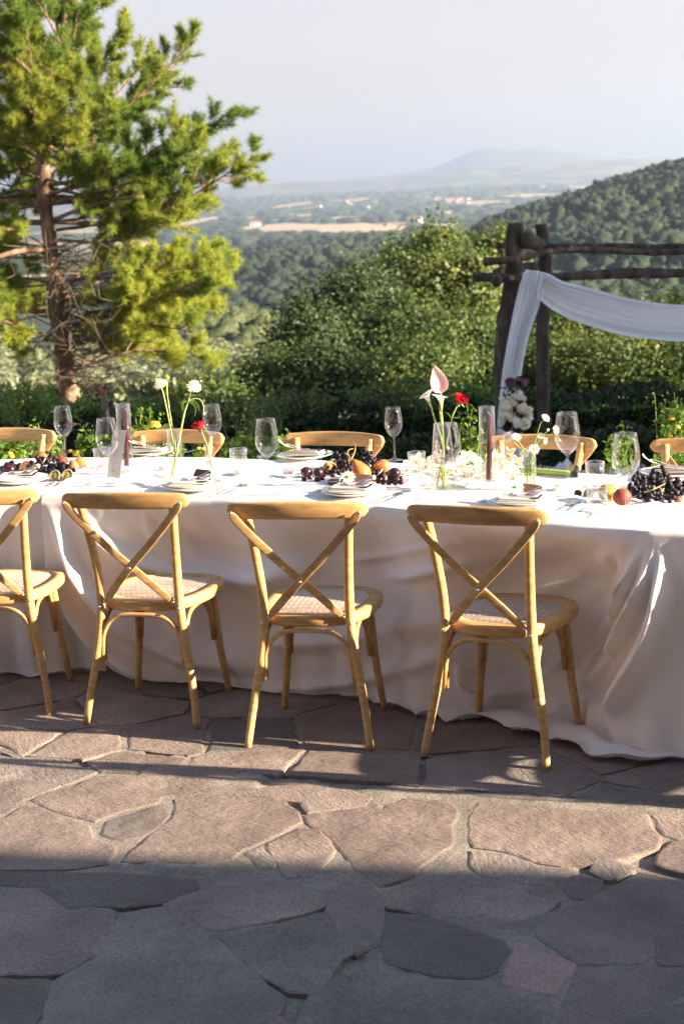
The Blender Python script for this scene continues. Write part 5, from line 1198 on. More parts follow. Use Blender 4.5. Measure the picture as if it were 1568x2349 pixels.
# ------------------------------------------------------------------ tableware
TT = TZT+.008
def on(px, py): return at(px, py, TT)
def lathe_mesh(name, prof, mat, seg=36): return to_mesh(name, *lathe(prof, seg), mat)
def wine_glass():
    b = [(.0, .001), (.036, .001), (.037, .003), (.02, .006), (.006, .012), (.0042, .03), (.004, .095), (.006, .105)]
    bowl = [(.006, .105), (.016, .112), (.031, .130), (.0395, .152), (.0415, .168), (.039, .195), (.034, .225), (.0315, .240), (.0308, .240), (.0333, .225), (.0383, .195), (.0408, .168), (.0388, .152), (.0303, .131), (.015, .1145), (.0, .110)]
    r = empty('wine_glass'); put('foot_and_stem', lathe_mesh('foot_and_stem', b, M['thickglass']), r); put('bowl', lathe_mesh('bowl', bowl, M['glass'], 44), r)
    V, F = lathe([(.0308, .2398), (.0312, .2408), (.0318, .2398)], 44); obj('rim', V, F, M['thickglass'], r); return r
wg = wine_glass()
WG = [((152, 1058), 1.0, 'wine glass at the far side beside the leftmost far chair'), ((253, 1112), .98, 'wine glass in front of the paper menu card'), ((492, 1058), .97, 'wine glass behind the red rose at the far side'), ((617, 1117), 1.0, 'wine glass alone on bare cloth left of the central fruit pile'),
      ((905, 1056), 1.0, 'wine glass behind the right end of the central fruit pile'), ((1030, 1142), 1.0, 'wine glass in front of the tall vase with the pink anthurium'), ((1302, 1117), 1.0, 'wine glass right of the daisies, before the arbour chair'), ((1436, 1181), 1.0, 'wine glass in front of the large bunch of black grapes')]
tops = [935, 963, 930, 963, 936, 973, 950, 998]
for i, ((px, py), s, lab) in enumerate(WG):
    o = wg if i == 0 else copy_tree(wg); p = on(px, py); o.location = tuple(p)
    hpx = py-tops[i]; hm = hpx*np.linalg.norm(p-np.array([0, 0, EYE]))/F_PX/.985; o.scale = (hm/.240*1.0,)*3; tag(o, lab, 'wine glass', 'wine glasses on the table')
def tumbler():
    r = empty('water_tumbler'); pr = [(.0, .004), (.030, .003), (.0325, .006), (.0335, .05), (.035, .0845), (.0338, .0845), (.032, .05), (.0305, .011), (.0, .010)]
    put('body', lathe_mesh('body', pr, M['thickglass'], 36), r); V, F = lathe([(.0338, .0842), (.0345, .0856), (.0352, .0842)], 36); obj('rim', V, F, M['thickglass'], r); return r
tm = tumbler()
TM = [(197, 1113, 44, 44, 'water tumbler right of the passion fruit halves'), (238, 1070, 44, 42, 'water tumbler behind the menu card glass'), (548, 1068, 42, 40, 'water tumbler at the far side left of the far plate'), (567, 1121, 42, 48, 'water tumbler left of the lone wine glass'),
      (956, 1085, 42, 50, 'water tumbler behind the leftmost orchids'), (978, 1144, 46, 58, 'water tumbler in front of the tall vase'), (1364, 1115, 45, 57, 'water tumbler behind the right fruit pile'), (1370, 1182, 50, 62, 'water tumbler in front of the right fruit pile')]
for i, (px, py, w, h, lab) in enumerate(TM):
    o = tm if i == 0 else copy_tree(tm); p = on(px, py); o.location = tuple(p); k = np.linalg.norm(p-np.array([0, 0, EYE]))/F_PX; o.scale = (w*k/.0704, w*k/.0704, h*k/.0855*.98); tag(o, lab, 'tumbler', 'water tumblers on the table')
def votive():
    r = empty('votive_holder'); n = 48; V = []; prof = [(.0, .003), (.020, .002), (.024, .008), (.026, .045), (.0245, .045), (.022, .012), (.0, .011)]
    V, F = lathe(prof, n); a = np.arctan2(V[:, 1], V[:, 0]); k = 1+.035*np.cos(a*12); V[:, 0] *= k; V[:, 1] *= k
    obj('fluted_cup', V, F, M['thickglass'], r); V, F = lathe([(.0, .0125), (.0185, .0125), (.0185, .024), (.017, .025), (.0, .0245)], 20); obj('tealight', V, F, M['napkin'], r); return r
vt = votive()
VT = [(376, 1083, 'small fluted glass tealight holder left of the scabiosa vase'), (660, 1094, 'small glass tealight holder on bare cloth left of the plums'), (1282, 1126, 'small fluted glass tealight holder beside the daisy vase'), (548, 1092, 'small glass tealight holder behind the left tumbler pair')]
for i, (px, py, lab) in enumerate(VT):
    o = vt if i == 0 else copy_tree(vt); o.location = tuple(on(px, py)); tag(o, lab, 'candle holder', 'glass tealight holders')
def cyl(name, px, py, top, w, label, cat='vase', wt=None, mat='glass', water=None, group=None):
    p = on(px, py); k = np.linalg.norm(p-np.array([0, 0, EYE]))/F_PX; h = (py-top)*k/.985; r0 = w*k/2; r1 = (wt or w)*k/2; root = empty(name, p, 0, label, cat, group)
    put('body', lathe_mesh('body', [(0, .003), (r0, .002), (r0*1.0, .008), ((r0+r1)/2, h*.5), (r1, h), (r1-.0015, h), ((r0+r1)/2-.002, h*.5), (r0-.003, .012), (0, .011)], M[mat], 40), root)
    V, F = lathe([(r1-.0017, h-.0008), (r1-.0006, h+.0012), (r1+.0005, h-.0008)], 40); obj('rim', V, F, M['thickglass'], root)
    if water:
        hh = h*water; V, F = lathe([(0, .012), (r0-.0045, .0125), ((r0*(1-water/2)+r1*water/2)-.004, hh), (0, hh)], 32); obj('water', V, F, M['water'], root)
    return root, p, h
for (px, py, tp, w, lab, dx, gl) in [(292, 1086, 930, 33, 'tall glass cylinder with burgundy candle behind the menu card', 8, 0), (1120, 1119, 936, 37, 'tall glass cylinder with burgundy candle among the white orchids', 6, 1)]:
    root, p, h = cyl('candle_cylinder', px, py, tp, w, lab, 'candle holder', mat='glass', group='tall candle cylinders')
    k = np.linalg.norm(p-np.array([0, 0, EYE]))/F_PX
    V, F = lathe([(0, .012), (.012, .012), (.011, .03), (.014, .045), (.010, .046), (.008, .035), (0, .034)], 20); obj('candle_socket', V, F, M['thickglass'], root)
    cd = empty('taper_candle', p+np.array([0, 0, .034]), 0, 'slightly bent burgundy taper candle inside the '+('left' if gl == 0 else 'right')+' glass cylinder', 'candle')
    sgn = 1 if gl == 0 else 1; hh = h*.80
    P = spline([np.array([0, 0, 0.]), np.array([sgn*.006, 0, hh*.4]), np.array([sgn*dx*k*.8, 0, hh*.8]), np.array([sgn*dx*k, 0, hh])], 20); obj('wax', *tube(P, np.linspace(.011, .008, 20), 14), M['candle'], cd)
    obj('wick', *tube(np.array([P[-1], P[-1]+np.array([-.004, 0, .010])]), [.0008, .0006], 5), M['napkin'], cd)

# flowers
def stem_tube(parent, pts_px, Y0, r, mat='stem', o3=None, dy=None, name='stem'):
    P = [aty(x, y, Y0+(dy[i] if dy else 0))-o3 for i, (x, y) in enumerate(pts_px)]; P = spline(P, 24); obj(name, *tube(P, r, 7), M[mat], parent); return P
def petal_ring(mb, c, nrm, R_, n, w, up=0.0, droop=0.0, g=None, r0=.12, seg=4):
    nrm = np.array(nrm, float); nrm /= np.linalg.norm(nrm); a_ = np.cross(nrm, [0.2, .1, 1]); a_ /= np.linalg.norm(a_); b_ = np.cross(nrm, a_)
    for i in range(n):
        th = 2*math.pi*i/n+(g.normal()*.06 if g is not None else 0); d = a_*math.cos(th)+b_*math.sin(th); t = np.cross(nrm, d); lr = R_*(1+(g.normal()*.06 if g is not None else 0)); V = []
        for q in range(seg+1):
            u = q/seg; wd = w*math.sin(math.pi*(.12+.80*u**.8))*.5; pc = c+d*(r0*R_+(lr-r0*R_)*u)+nrm*(up*u-droop*u*u)*R_
            V += [pc-t*wd, pc+t*wd+nrm*.001]
        mb.add(V, [(2*q, 2*q+1, 2*q+3, 2*q+2) for q in range(seg)])
def daisy_head(parent, c, nrm, R_, g, mat='petal_white'):
    mb = MB(); petal_ring(mb, c, nrm, R_, 13, R_*.42, .10, .15, g, .15); mb.build('petals', M[mat], parent, smooth=False)
    nrm = np.array(nrm, float); nrm /= np.linalg.norm(nrm); V, F = ICO2; obj('flower_centre', V*R_*.24*np.array([1, 1, 1])+np.array(c)+nrm*R_*.05, F, M['daisy_eye'], parent)
rootv, pv, hv = cyl('cylinder_vase', 405, 1094, 986, 32, 'clear glass cylinder vase holding the two white scabiosa flowers', 'vase', water=.35)
gf = rng(5)
z6 = lambda x, y: (318.5+x*.1304, 826.9+y*.1304)
Yv = pv[1]
def flower_root(name, label, cat='flower', p=None, group=None): return empty(name, p if p is not None else pv+np.array([0, 0, .013]), 0, label, cat, group)
f1 = flower_root('scabiosa_flower', 'white scabiosa on a thin stem leaning left, higher of the two'); o3 = np.array(f1.location)
stem_tube(f1, [z6(660, 1750), z6(620, 1500), z6(560, 1200), z6(490, 850), z6(430, 580), z6(392, 470)], Yv, .0028, 'stem_pale', o3)
c = aty(*z6(375, 400), Yv)-o3
def scabiosa(parent, c, R_, nrm, seed):
    g = rng(seed); mb = MB()
    for q, (n, rr, up) in enumerate([(16, 1.0, .05), (14, .82, .25), (12, .6, .5), (9, .38, .7)]):
        petal_ring(mb, c+np.array(nrm)*R_*.12*q, nrm, R_*rr, n, R_*.36, up, .25, g, .1)
    mb.build('petals', M['petal_white'], parent, smooth=False)
    cen = np.array([c+np.array(nrm)*R_*.3+g.normal(size=3)*R_*.30 for _ in range(70)]); V, F = quads_cloud(cen, R_*.22, seed, .8); obj('inner_florets', V, F, M['petal_cream'], parent, smooth=False)['kind'] = 'stuff'
    obj('calyx', *tube(np.array([c-np.array(nrm)*R_*.35, c]), [R_*.12, R_*.35], 10), M['stem_pale'], parent)
scabiosa(f1, c, 17*Yv/F_PX, (-.35, -.55, .75), 1)
f2 = flower_root('scabiosa_bud', 'round yellow-green bud on a thin stem beside the left scabiosa'); stem_tube(f2, [z6(650, 1700), z6(640, 1450), z6(590, 1180), z6(530, 800), z6(498, 560), z6(495, 380)], Yv+.008, .0026, 'stem_pale', o3)
c = aty(*z6(500, 305), Yv)-o3; V, F = ICO2; obj('bud', V*np.array([1, 1, .9])*.0095+c, F, M['daisy_eye'], f2); mb = MB(); petal_ring(mb, c, (0, 0, 1), .014, 6, .006, .6, 0, gf, .3); mb.build('sepals', M['stem_pale'], f2, smooth=False)
f3 = flower_root('scabiosa_flower', 'white scabiosa on a thick leafy stem leaning right', p=pv+np.array([.005, -.004, .013])); o3 = np.array(f3.location)
stem_tube(f3, [z6(580, 2010), z6(620, 1850), z6(680, 1560), z6(740, 1230), z6(800, 930), z6(870, 720), z6(915, 550)], Yv-.005, [.0050]*8+[.0044]*8+[.003]*8, 'stem_pale', o3)
c = aty(*z6(965, 450), Yv)-o3; scabiosa(f3, c, 19*Yv/F_PX, (.30, -.5, .8), 2)
def leaf_strip(parent, pts, w, mat, Y0, o3, name='leaf', dy=0.0, n=9):
    P = spline([aty(x, y, Y0)-o3 for x, y in pts], n); V = []
    for i, p_ in enumerate(P):
        u = i/(n-1); ww = w*math.sin(math.pi*(.06+.9*u))*.5; T = P[min(n-1, i+1)]-P[max(0, i-1)]; T /= np.linalg.norm(T); B = np.cross(T, [.25, 1, .1]); B /= np.linalg.norm(B)
        V += [p_-B*ww, p_+np.array([0, -.0015, 0]), p_+B*ww]
    F = [(3*i+j, 3*i+j+1, 3*i+j+4, 3*i+j+3) for i in range(n-1) for j in (0, 1)]; return obj(name, V, F, M[mat], parent)
for pts, w in [([z6(865, 735), z6(800, 715), z6(750, 780), z6(770, 900)], .010), ([z6(880, 740), z6(960, 780), z6(1000, 860), z6(980, 990)], .009), ([z6(880, 730), z6(960, 725), z6(1040, 800), z6(1060, 900)], .009), ([z6(900, 650), z6(960, 610), z6(1040, 632)], .008), ([z6(850, 730), z6(785, 760), z6(790, 860), z6(800, 910)], .006)]:
    leaf_strip(f3, pts, w, 'rose_leaf', Yv-.01, o3)
stem_tube(f3, [z6(880, 720), z6(960, 670), z6(1080, 690), z6(1135, 800), z6(1140, 900)], Yv-.006, .0018, 'stem_pale', o3, name='side_stem')
ruffle(aty(*z6(1150, 930), Yv)-o3, .008, 'petal_cream', f3, 3, 'side_bud', 10)
# bud vase with rose
p = on(480, 1108); kk = np.linalg.norm(p-np.array([0, 0, EYE]))/F_PX; bv_ = empty('bud_vase', p, 0, 'small ribbed glass carafe vase holding the left red rose', 'vase')
pr = np.array([(0, .003), (13, 2), (15.5, 8), (14.5, 22), (9.5, 42), (5, 60), (4.6, 76), (7.5, 84), (9.3, 88), (8.2, 88), (4, 78), (4.2, 60), (8.6, 42), (13.4, 22), (13.5, 9), (0, 6)])*kk
V, F = lathe(pr, 48); a = np.arctan2(V[:, 1], V[:, 0]); k = 1+.045*np.cos(a*9)*np.clip((pr[:, 0].max()*0+.5-abs(V[:, 2]/(88*kk)-.4)), 0, .5)*2; V[:, 0] *= k; V[:, 1] *= k; obj('ribbed_body', V, F, M['thickglass'], bv_)
def rose(parent, c, R_, nrm, seed):
    g = rng(seed); nrm = np.array(nrm, float); nrm /= np.linalg.norm(nrm); a_ = np.cross(nrm, [.1, .9, .2]); a_ /= np.linalg.norm(a_); b_ = np.cross(nrm, a_)
    for layer, (n, rad, hgt, open_) in enumerate([(5, 1.0, 1.05, .22), (5, .84, 1.15, .12), (4, .62, 1.25, .06), (3, .38, 1.2, .02), (2, .2, 1.15, 0)]):
        mb = MB()
        for i in range(n):
            th0 = 2*math.pi*i/n+layer*.7; V = []; K = 7
            for q in range(6):
                u = q/5
                for j in range(K):
                    s = -1+2*j/(K-1); th = th0+s*math.pi/n*1.25; r_ = R_*rad*(.35+.65*math.sin(u*1.7))*(1+open_*u*u)+R_*.03*g.normal()*u
                    V.append(c+(a_*math.cos(th)+b_*math.sin(th))*r_+nrm*R_*hgt*(u*1.25-.55-.28*s*s*u)-nrm*R_*open_*u**3*.5)
            mb.add(V, [tuple(f) for f in grid_faces(6, K)])
        mb.build('petals', M['petal_red'], parent)
    mb = MB(); petal_ring(mb, c-nrm*R_*.6, nrm, R_*1.1, 5, R_*.35, .35, .5, g, .1); mb.build('sepals', M['stem'], parent, smooth=False)
    V, F = ICO1; obj('hip', V*R_*.35+c-nrm*R_*.68, F, M['stem'], parent)
fr = flower_root('red_rose', 'red rose drooping left out of the small carafe vase', p=p+np.array([0, 0, .01])); o3 = np.array(fr.location); Yr = p[1]
stem_tube(fr, [z6(1290, 1960), z6(1240, 1700), z6(1200, 1500), z6(1150, 1370), z6(1105, 1255)], Yr, .0028, 'stem', o3); rose(fr, aty(*z6(1060, 1160), Yr)-o3, 13.5*Yr/F_PX, (-.35, -.2, .9), 4)
# big vase with anthurium, callas, rose
rootv2, pv2, hv2 = cyl('conical_vase', 1017, 1122, 973, 62, 'tall clear tapering vase holding pink anthurium, white callas and red rose', 'vase', wt=37, water=.30)
z7 = lambda x, y: (949.3+x*.1304, 826.9+y*.1304); Yc = pv2[1]; pb = pv2+np.array([0, 0, .014])
f = flower_root('anthurium', 'large pale pink anthurium flower rising highest from the vase', p=pb); o3 = np.array(f.location)
stem_tube(f, [z7(505, 2230), z7(490, 1900), z7(500, 1500), z7(475, 1100), z7(450, 880), z7(470, 620), z7(455, 470)], Yc+.01, .0030, 'stem', o3)
mtp, nt, out = newmat('anthurium_pink'); l = nt.links.new; tc = N(nt, 'ShaderNodeTexCoord'); wv = N(nt, 'ShaderNodeTexWave', wave_type='BANDS', bands_direction='X', i_Scale=36.0, i_Distortion=1.5, i_Detail=1.0); l(tc.outputs['Object'], wv.inputs['Vector'])
cA = ramp(nt, wv.outputs['Fac'], [(.0, (.62, .20, .24)), (.16, (.80, .50, .48)), (1, (.84, .62, .58))]); pp_ = N(nt, 'ShaderNodeBsdfPrincipled', i_Roughness=.35); l(cA, pp_.inputs['Base Color']); tl = N(nt, 'ShaderNodeBsdfTranslucent'); l(cA, tl.inputs[0]); msx = N(nt, 'ShaderNodeMixShader'); msx.inputs[0].default_value = .3; l(pp_.outputs[0], msx.inputs[1]); l(tl.outputs[0], msx.inputs[2]); l(msx.outputs[0], out.inputs[0]); M['anthurium'] = mtp
cc = aty(*z7(405, 310), Yc-.01)-o3; heart(f, cc, 41*Yc/F_PX, 58*Yc/F_PX, (.18, -1, .12), 'anthurium', 'spathe', up=(.18, 0, -1), curl=.28, n=15)
obj('spadix', *tube(spline([aty(*z7(420, 460), Yc+.0)-o3, aty(*z7(300, 400), Yc+.02)-o3, aty(*z7(195, 365), Yc+.03)-o3], 10), [.0045]*8+[.0035, .002], 8), M['petal_maroon'], f)
def calla(name, label, stem, mouth, base, tipdir, seed):
    f = flower_root(name, label, p=pb+np.array([.004*seed-.012, -.006*seed, 0]), group='white calla lilies'); o3 = np.array(f.location); stem_tube(f, stem, Yc-.012*seed, .0032, 'stem_pale', o3)
    B = aty(*base, Yc-.012*seed)-o3; T = aty(*mouth, Yc-.012*seed)-o3; ax = T-B; L_ = np.linalg.norm(ax); ax /= L_; u = np.cross(ax, [0, 1, 0]); u /= np.linalg.norm(u); v = np.cross(ax, u); V = []; n, k = 14, 25
    for i in range(n):
        t = i/(n-1)
        for j in range(k):
            a = 2*math.pi*j/(k-1); r_ = (.0035+.0165*t**2.1); fl = max(0, t-.72)/.28; out_dir = u*math.cos(a)+v*math.sin(a); tip = .5+.5*math.cos(a-(math.pi if tipdir < 0 else 0)-.3)
            V.append(B+ax*(L_*t*(1+.0*tip)+L_*.10*fl*tip-fl*fl*.010*(1-tip))+out_dir*(r_+fl*fl*.009*(1+.9*tip)))
    obj('spathe', V, grid_faces(n, k), M['petal_white'], f); obj('spadix', *tube(np.array([B+ax*L_*.4, B+ax*L_*.95]), [.003, .002], 7), M['daisy_eye'], f)
    obj('throat', *tube(np.array([B-ax*.006, B+ax*L_*.35]), [.0036, .0062], 12), M['stem_pale'], f)
calla('calla_lily', 'white calla lily leaning to the left out of the tall vase', [z7(410, 2150), z7(500, 1600), z7(440, 1250), z7(370, 1080), z7(300, 820)], z7(200, 580), z7(290, 800), -1, 1)
calla('calla_lily', 'white calla lily standing upright beneath the pink anthurium', [z7(540, 2200), z7(520, 1700), z7(500, 1200), z7(480, 900)], z7(470, 610), z7(478, 860), 1, 2)
f = flower_root('red_rose', 'open red rose leaning right out of the tall vase', p=pb+np.array([.012, .004, 0])); o3 = np.array(f.location)
stem_tube(f, [z7(400, 2180), z7(530, 1650), z7(620, 1200), z7(680, 960), z7(750, 810)], Yc+.004, .0030, 'stem', o3); rose(f, aty(*z7(810, 700), Yc)-o3, 14.5*Yc/F_PX, (.45, -.35, .8), 9)
leaf_strip(f, [z7(650, 1020), z7(610, 960), z7(550, 905)], .006, 'rose_leaf', Yc, o3); leaf_strip(f, [z7(670, 1015), z7(740, 1005), z7(810, 1025)], .006, 'rose_leaf', Yc, o3)
# daisies
rootv3, pv3, hv3 = cyl('small_vase', 1213, 1124, 1034, 33, 'small clear cylinder vase with white daisies', 'vase', water=.55)
z8 = lambda x, y: (1114.7+x*.1562, 918.7+y*.1562); Yd_ = pv3[1]; pdz = pv3+np.array([0, 0, .013])
DS = [((870, 250), (.5, -.6, .6), 11.5, [(700, 1250), (660, 900), (740, 520), (790, 350), (835, 285)], 'daisy standing tallest above the small vase'), ((310, 540), (-.5, -.8, .3), 13.5, [(610, 1250), (600, 850), (480, 690), (400, 610)], 'daisy at the left rim of the daisy bunch'), ((440, 535), (.2, -.7, .6), 11.5, [(720, 1250), (620, 800), (530, 690), (460, 580)], 'daisy just right of the leftmost daisy'),
      ((800, 520), (.0, -.8, .6), 9, [(560, 1180), (680, 800), (740, 620), (790, 560)], 'daisy above the vase with petals pointing up'), ((870, 590), (.8, -.6, -.1), 9.5, [(640, 1220), (700, 760), (780, 640), (840, 590)], 'daisy drooping at the right side of the bunch'), ((700, 715), (.1, -.9, .3), 13, [(640, 1200), (660, 900), (700, 740)], 'daisy at the vase mouth facing the camera'),
      ((560, 770), (-.2, -.9, .1), 12, [(600, 1200), (600, 900), (570, 790)], 'daisy pressed at the left inside of the vase mouth'), ((1020, 430), (.6, -.7, .2), 11, [(580, 1230), (700, 800), (880, 560), (1000, 440)], 'daisy seen partly through the neighbouring wine glass')]
for (cxy, nrm, R_, st, lab) in DS:
    f = flower_root('daisy', 'white '+lab, p=pdz+gf.normal(size=3)*np.array([.006, .006, 0]), group='daisies in the small vase'); o3 = np.array(f.location); dyy = gf.normal()*.01
    stem_tube(f, [z8(*q) for q in st], Yd_+dyy, .0016, 'stem', o3); daisy_head(f, aty(*z8(*cxy), Yd_+dyy)-o3, nrm, R_*Yd_/F_PX, gf)
f = flower_root('daisy_bud', 'closed daisy bud above the small vase', p=pdz); o3 = np.array(f.location); stem_tube(f, [z8(650, 1100), z8(720, 700), z8(820, 520), z8(900, 450)], Yd_, .0014, 'stem', o3); V, F = ICO2; obj('bud', V*.0052+aty(*z8(905, 430), Yd_)-o3, F, M['petal_cream'], f)
cen = np.array([aty(*z8(gf.normal(630, 35), gf.uniform(820, 1080)), Yd_)-pdz for _ in range(60)]); V, F = quads_cloud(cen, .012, 66, .4); fo_ = obj('foliage', V, F, M['oak'], f, smooth=False); fo_['kind'] = 'stuff'

# white orchids strewn along the middle of the table
def orchid():
    f = empty('orchid_flower'); g = rng(12)
    for k, (a, L_, w) in enumerate([(90, 1, .62), (162, .95, .70), (18, .95, .70), (234, .9, .60), (306, .9, .60)]):
        a = math.radians(a); V = []
        for i in range(7):
            u = i/6; wd = w*math.sin(math.pi*(.08+.80*u**.85))*.5
            for j in range(5):
                s = -1+j/2; V.append((math.cos(a)*u*L_-math.sin(a)*wd*s, math.sin(a)*u*L_+math.cos(a)*wd*s, .32*u*(1.1-u)+.12*s*s*(.3+u)+.02))
        obj('petal', V, grid_faces(7, 5), M['petal_white'] if k % 2 else M['petal_cream'], f)
    V = []
    for i in range(6):
        u = i/5
        for j in range(7):
            s = -1+j/3; V.append((s*.24*(1-.2*u), -.05-.40*u, .10+.30*s*s+.10*u-.25*u*u))
    obj('lip', V, grid_faces(6, 7), M['orchid_lip'], f); obj('column', *tube(np.array([[0, 0, .05], [0, .04, .25], [0, -.03, .34]]), [.07, .07, .05], 8), M['petal_cream'], f); return f
oc = orchid(); go = rng(8)
OR = [(938, 1070, 20), (955, 1058, 22), (980, 1068, 22), (1000, 1052, 20), (1070, 1050, 22), (1056, 1068, 22), (1090, 1060, 22), (1085, 1085, 19), (1065, 1092, 20), (1135, 1052, 24), (1150, 1070, 24), (1165, 1045, 23), (1172, 1078, 22), (1152, 1092, 20), (1185, 1062, 20), (1138, 1085, 20), (1100, 1094, 18), (1030, 1078, 20), (965, 1080, 16), (1178, 1095, 16), (1120, 1070, 20), (1012, 1090, 20)]
ORL = ['leftmost of the strewn orchids, beside the fruit', 'second from the left, under the far tumbler', 'low one left of the tall vase base', 'behind the left side of the tall vase', 'right above the tall vase base', 'against the right side of the tall vase', 'high one halfway between vase and candle', 'low one with brownish lip left of the candle cylinder', 'low one between the vase foot and the candle',
 'tallest, just right of the candle cylinder', 'behind the daisy vase on its left', 'with upright petal before the arbour chair', 'left of the daisy vase at mid height', 'low one right of the candle foot', 'touching the daisy vase on its left side', 'directly right of the candle cylinder', 'low one just left of the candle foot', 'seen through the tall vase', 'small one left of the tumbler before the vase', 'small low one at the daisy vase foot', 'seen through the candle cylinder', 'low one seen behind the wine glass stem']
for i, (px, py, r) in enumerate(OR):
    o = oc if i == 0 else copy_tree(oc); lift = .016+.000*i+max(0, (1085-py))*.00055
    p = at(px, py, TT+lift+.012); k = np.linalg.norm(p-np.array([0, 0, EYE]))/F_PX; o.location = tuple(p); o.scale = (r*k,)*3; o.rotation_euler = (go.uniform(.5, 1.35), go.uniform(-.5, .5), go.uniform(-.8, .8))
    tag(o, 'white orchid bloom, '+ORL[i], 'orchid', 'white orchids strewn on the table')
gar = empty('orchid_spray', on(940, 1085), 0, 'green orchid stems lying under the white blooms', 'flower stem'); o3 = np.array(gar.location); mb = MB()
for a, b in [((930, 1080), (1020, 1075)), ((1040, 1078), (1130, 1092)), ((1100, 1070), (1200, 1090)), ((1050, 1062), (1190, 1070))]:
    A = at(*a, TT+.008)-o3; B = at(*b, TT+.012)-o3; mb.add(*tube(spline([A, (A+B)/2+np.array([0, 0, .012]), B], 8), .0032, 6))
mb.build('stems', M['stem_pale'], gar)
for (x, y, w) in [(960, 1088, .02), (1160, 1098, .022), (1060, 1078, .018), (1085, 1098, .016), (1172, 1076, .018), (940, 1084, .016)]: leaf_strip(gar, [(x-10, y-4), (x, y-9), (x+12, y+1)], w, 'rose_leaf', on(x, y)[1], o3)

# ------------------------------------------------------------------ fruit
def fruit_mesh(kind):
    V, F = ICO3; V = V.copy(); r = np.hypot(V[:, 0], V[:, 1])
    if kind == 'peach':
        a = np.arctan2(V[:, 1], V[:, 0]); V[:, 2] -= .22*np.exp(-(r/.28)**2)*(V[:, 2] > 0); V *= (1-.07*np.exp(-(a/.35)**2)*(r))[:, None]; V[:, 2] *= .93
    if kind == 'pear':
        z = V[:, 2]; k = np.where(z > 0, 1-.50*z**1.2, 1); V[:, 0] *= k; V[:, 1] *= k; V[:, 2] = np.where(z > 0, z*1.55, z*.95)
    if kind == 'apple':
        V[:, 2] -= .3*np.exp(-(r/.3)**2)*np.sign(V[:, 2]); V[:, 2] *= .9
    if kind == 'cherry': V[:, 2] -= .18*np.exp(-(r/.35)**2)*(V[:, 2] > 0)
    if kind == 'plum': V[:, 2] *= .95; V[:, 0] *= 1.08
    return V, F
FM = {}
def fruit(kind, px, py, rpx, label, mat, rot=(0, 0, 0), group=None, stem=True, name=None, z=None, stemlen=.35):
    """px,py = centre in the picture"""
    p = at(px, py, TT); k = np.linalg.norm(p-np.array([0, 0, EYE]))/F_PX; r = rpx*k
    p = at(px, py, z if z is not None else TT+r*.95); f = empty(name or kind, p, 0, label, kind.replace('_', ' '), group); f.rotation_euler = rot
    key = (kind, mat)
    if key not in FM: V, F = fruit_mesh(kind); FM[key] = to_mesh('flesh', V, F, M[mat])
    put('flesh', FM[key], f, scale=r)
    if stem:
        top = {'pear': 1.5, 'apple': .62, 'peach': .72, 'cherry': .82, 'plum': .92}[kind]*r; obj('stalk', *tube(spline([np.array([0, 0, top*.95]), np.array([.05*r, 0, top+r*stemlen*.6]), np.array([.25*r, 0, top+r*stemlen])], 6), max(.0010, r*.05), 6), M['twig'], f)
    return f
GM = to_mesh('grape', ICO2[0], ICO2[1], M['grape'])
def bunch(label, region, n, rpx, seed, layers=3, twig=None, hmax=.05):
    """grapes heaped over a footprint given as view-px ellipse list (cx,cy,ax,ay)"""
    g = rng(seed); cx, cy = region[0][0], region[0][1]; b = on(cx, cy); f = empty('grape_bunch', b, 0, label, 'grapes'); k = np.linalg.norm(b-np.array([0, 0, EYE]))/F_PX; r = rpx*k; pts = []; tries = 0
    while len(pts) < n and tries < 30000:
        tries += 1; ex, ey, ax, ay, hm = region[g.integers(len(region))]; a = g.uniform(0, 6.28); u = math.sqrt(g.random())
        q = on(ex+ax*u*math.cos(a), ey+ay*u*math.sin(a)); z = r+(hm)*(1-u*u)*g.random(); c = np.array([q[0], q[1], TT+z])-b
        if any(np.linalg.norm(c-o) < r*1.62 for o in pts): continue
        pts.append(c)
    for c in pts: put('grape', GM, f, loc=c, scale=r*g.uniform(.88, 1.1))
    if twig:
        mb = MB()
        for tw in twig:
            P = [at(x, y, TT+h)-b for x, y, h in tw]; mb.add(*tube(spline(P, 14), np.linspace(.0032, .0016, 14), 6))
        mb.build('stalk', M['twig'], f)
    return f
def half_fruit(kind, px, py, rpx, label, rot, rind, pulp, group=None):
    p = at(px, py, TT); k = np.linalg.norm(p-np.array([0, 0, EYE]))/F_PX; r = rpx*k; f = empty(kind, at(px, py, TT+r*.75), 0, label, kind.replace('_half', '').replace('_', ' '), group); f.rotation_euler = rot
    a = np.linspace(math.pi/2, 0, 8); V, F = lathe([(r*math.cos(x), -r*math.sin(x)) for x in a]+[(r*.90, .002)], 28); obj('skin', V, F, M[rind], f)
    V, F = lathe([(r*1.0, .0), (r*.97, .0016), (r*.80, .0010)], 28); obj('rind', V, F, M['passion_rind'], f)
    V, F = lathe([(r*.82, .001), (r*.6, -.001), (r*.3, .0005), (0, .001)], 28); V[:, 2] += .0015*np.sin(V[:, 0]*900)*np.cos(V[:, 1]*800); obj('pulp', V, F, M[pulp], f)
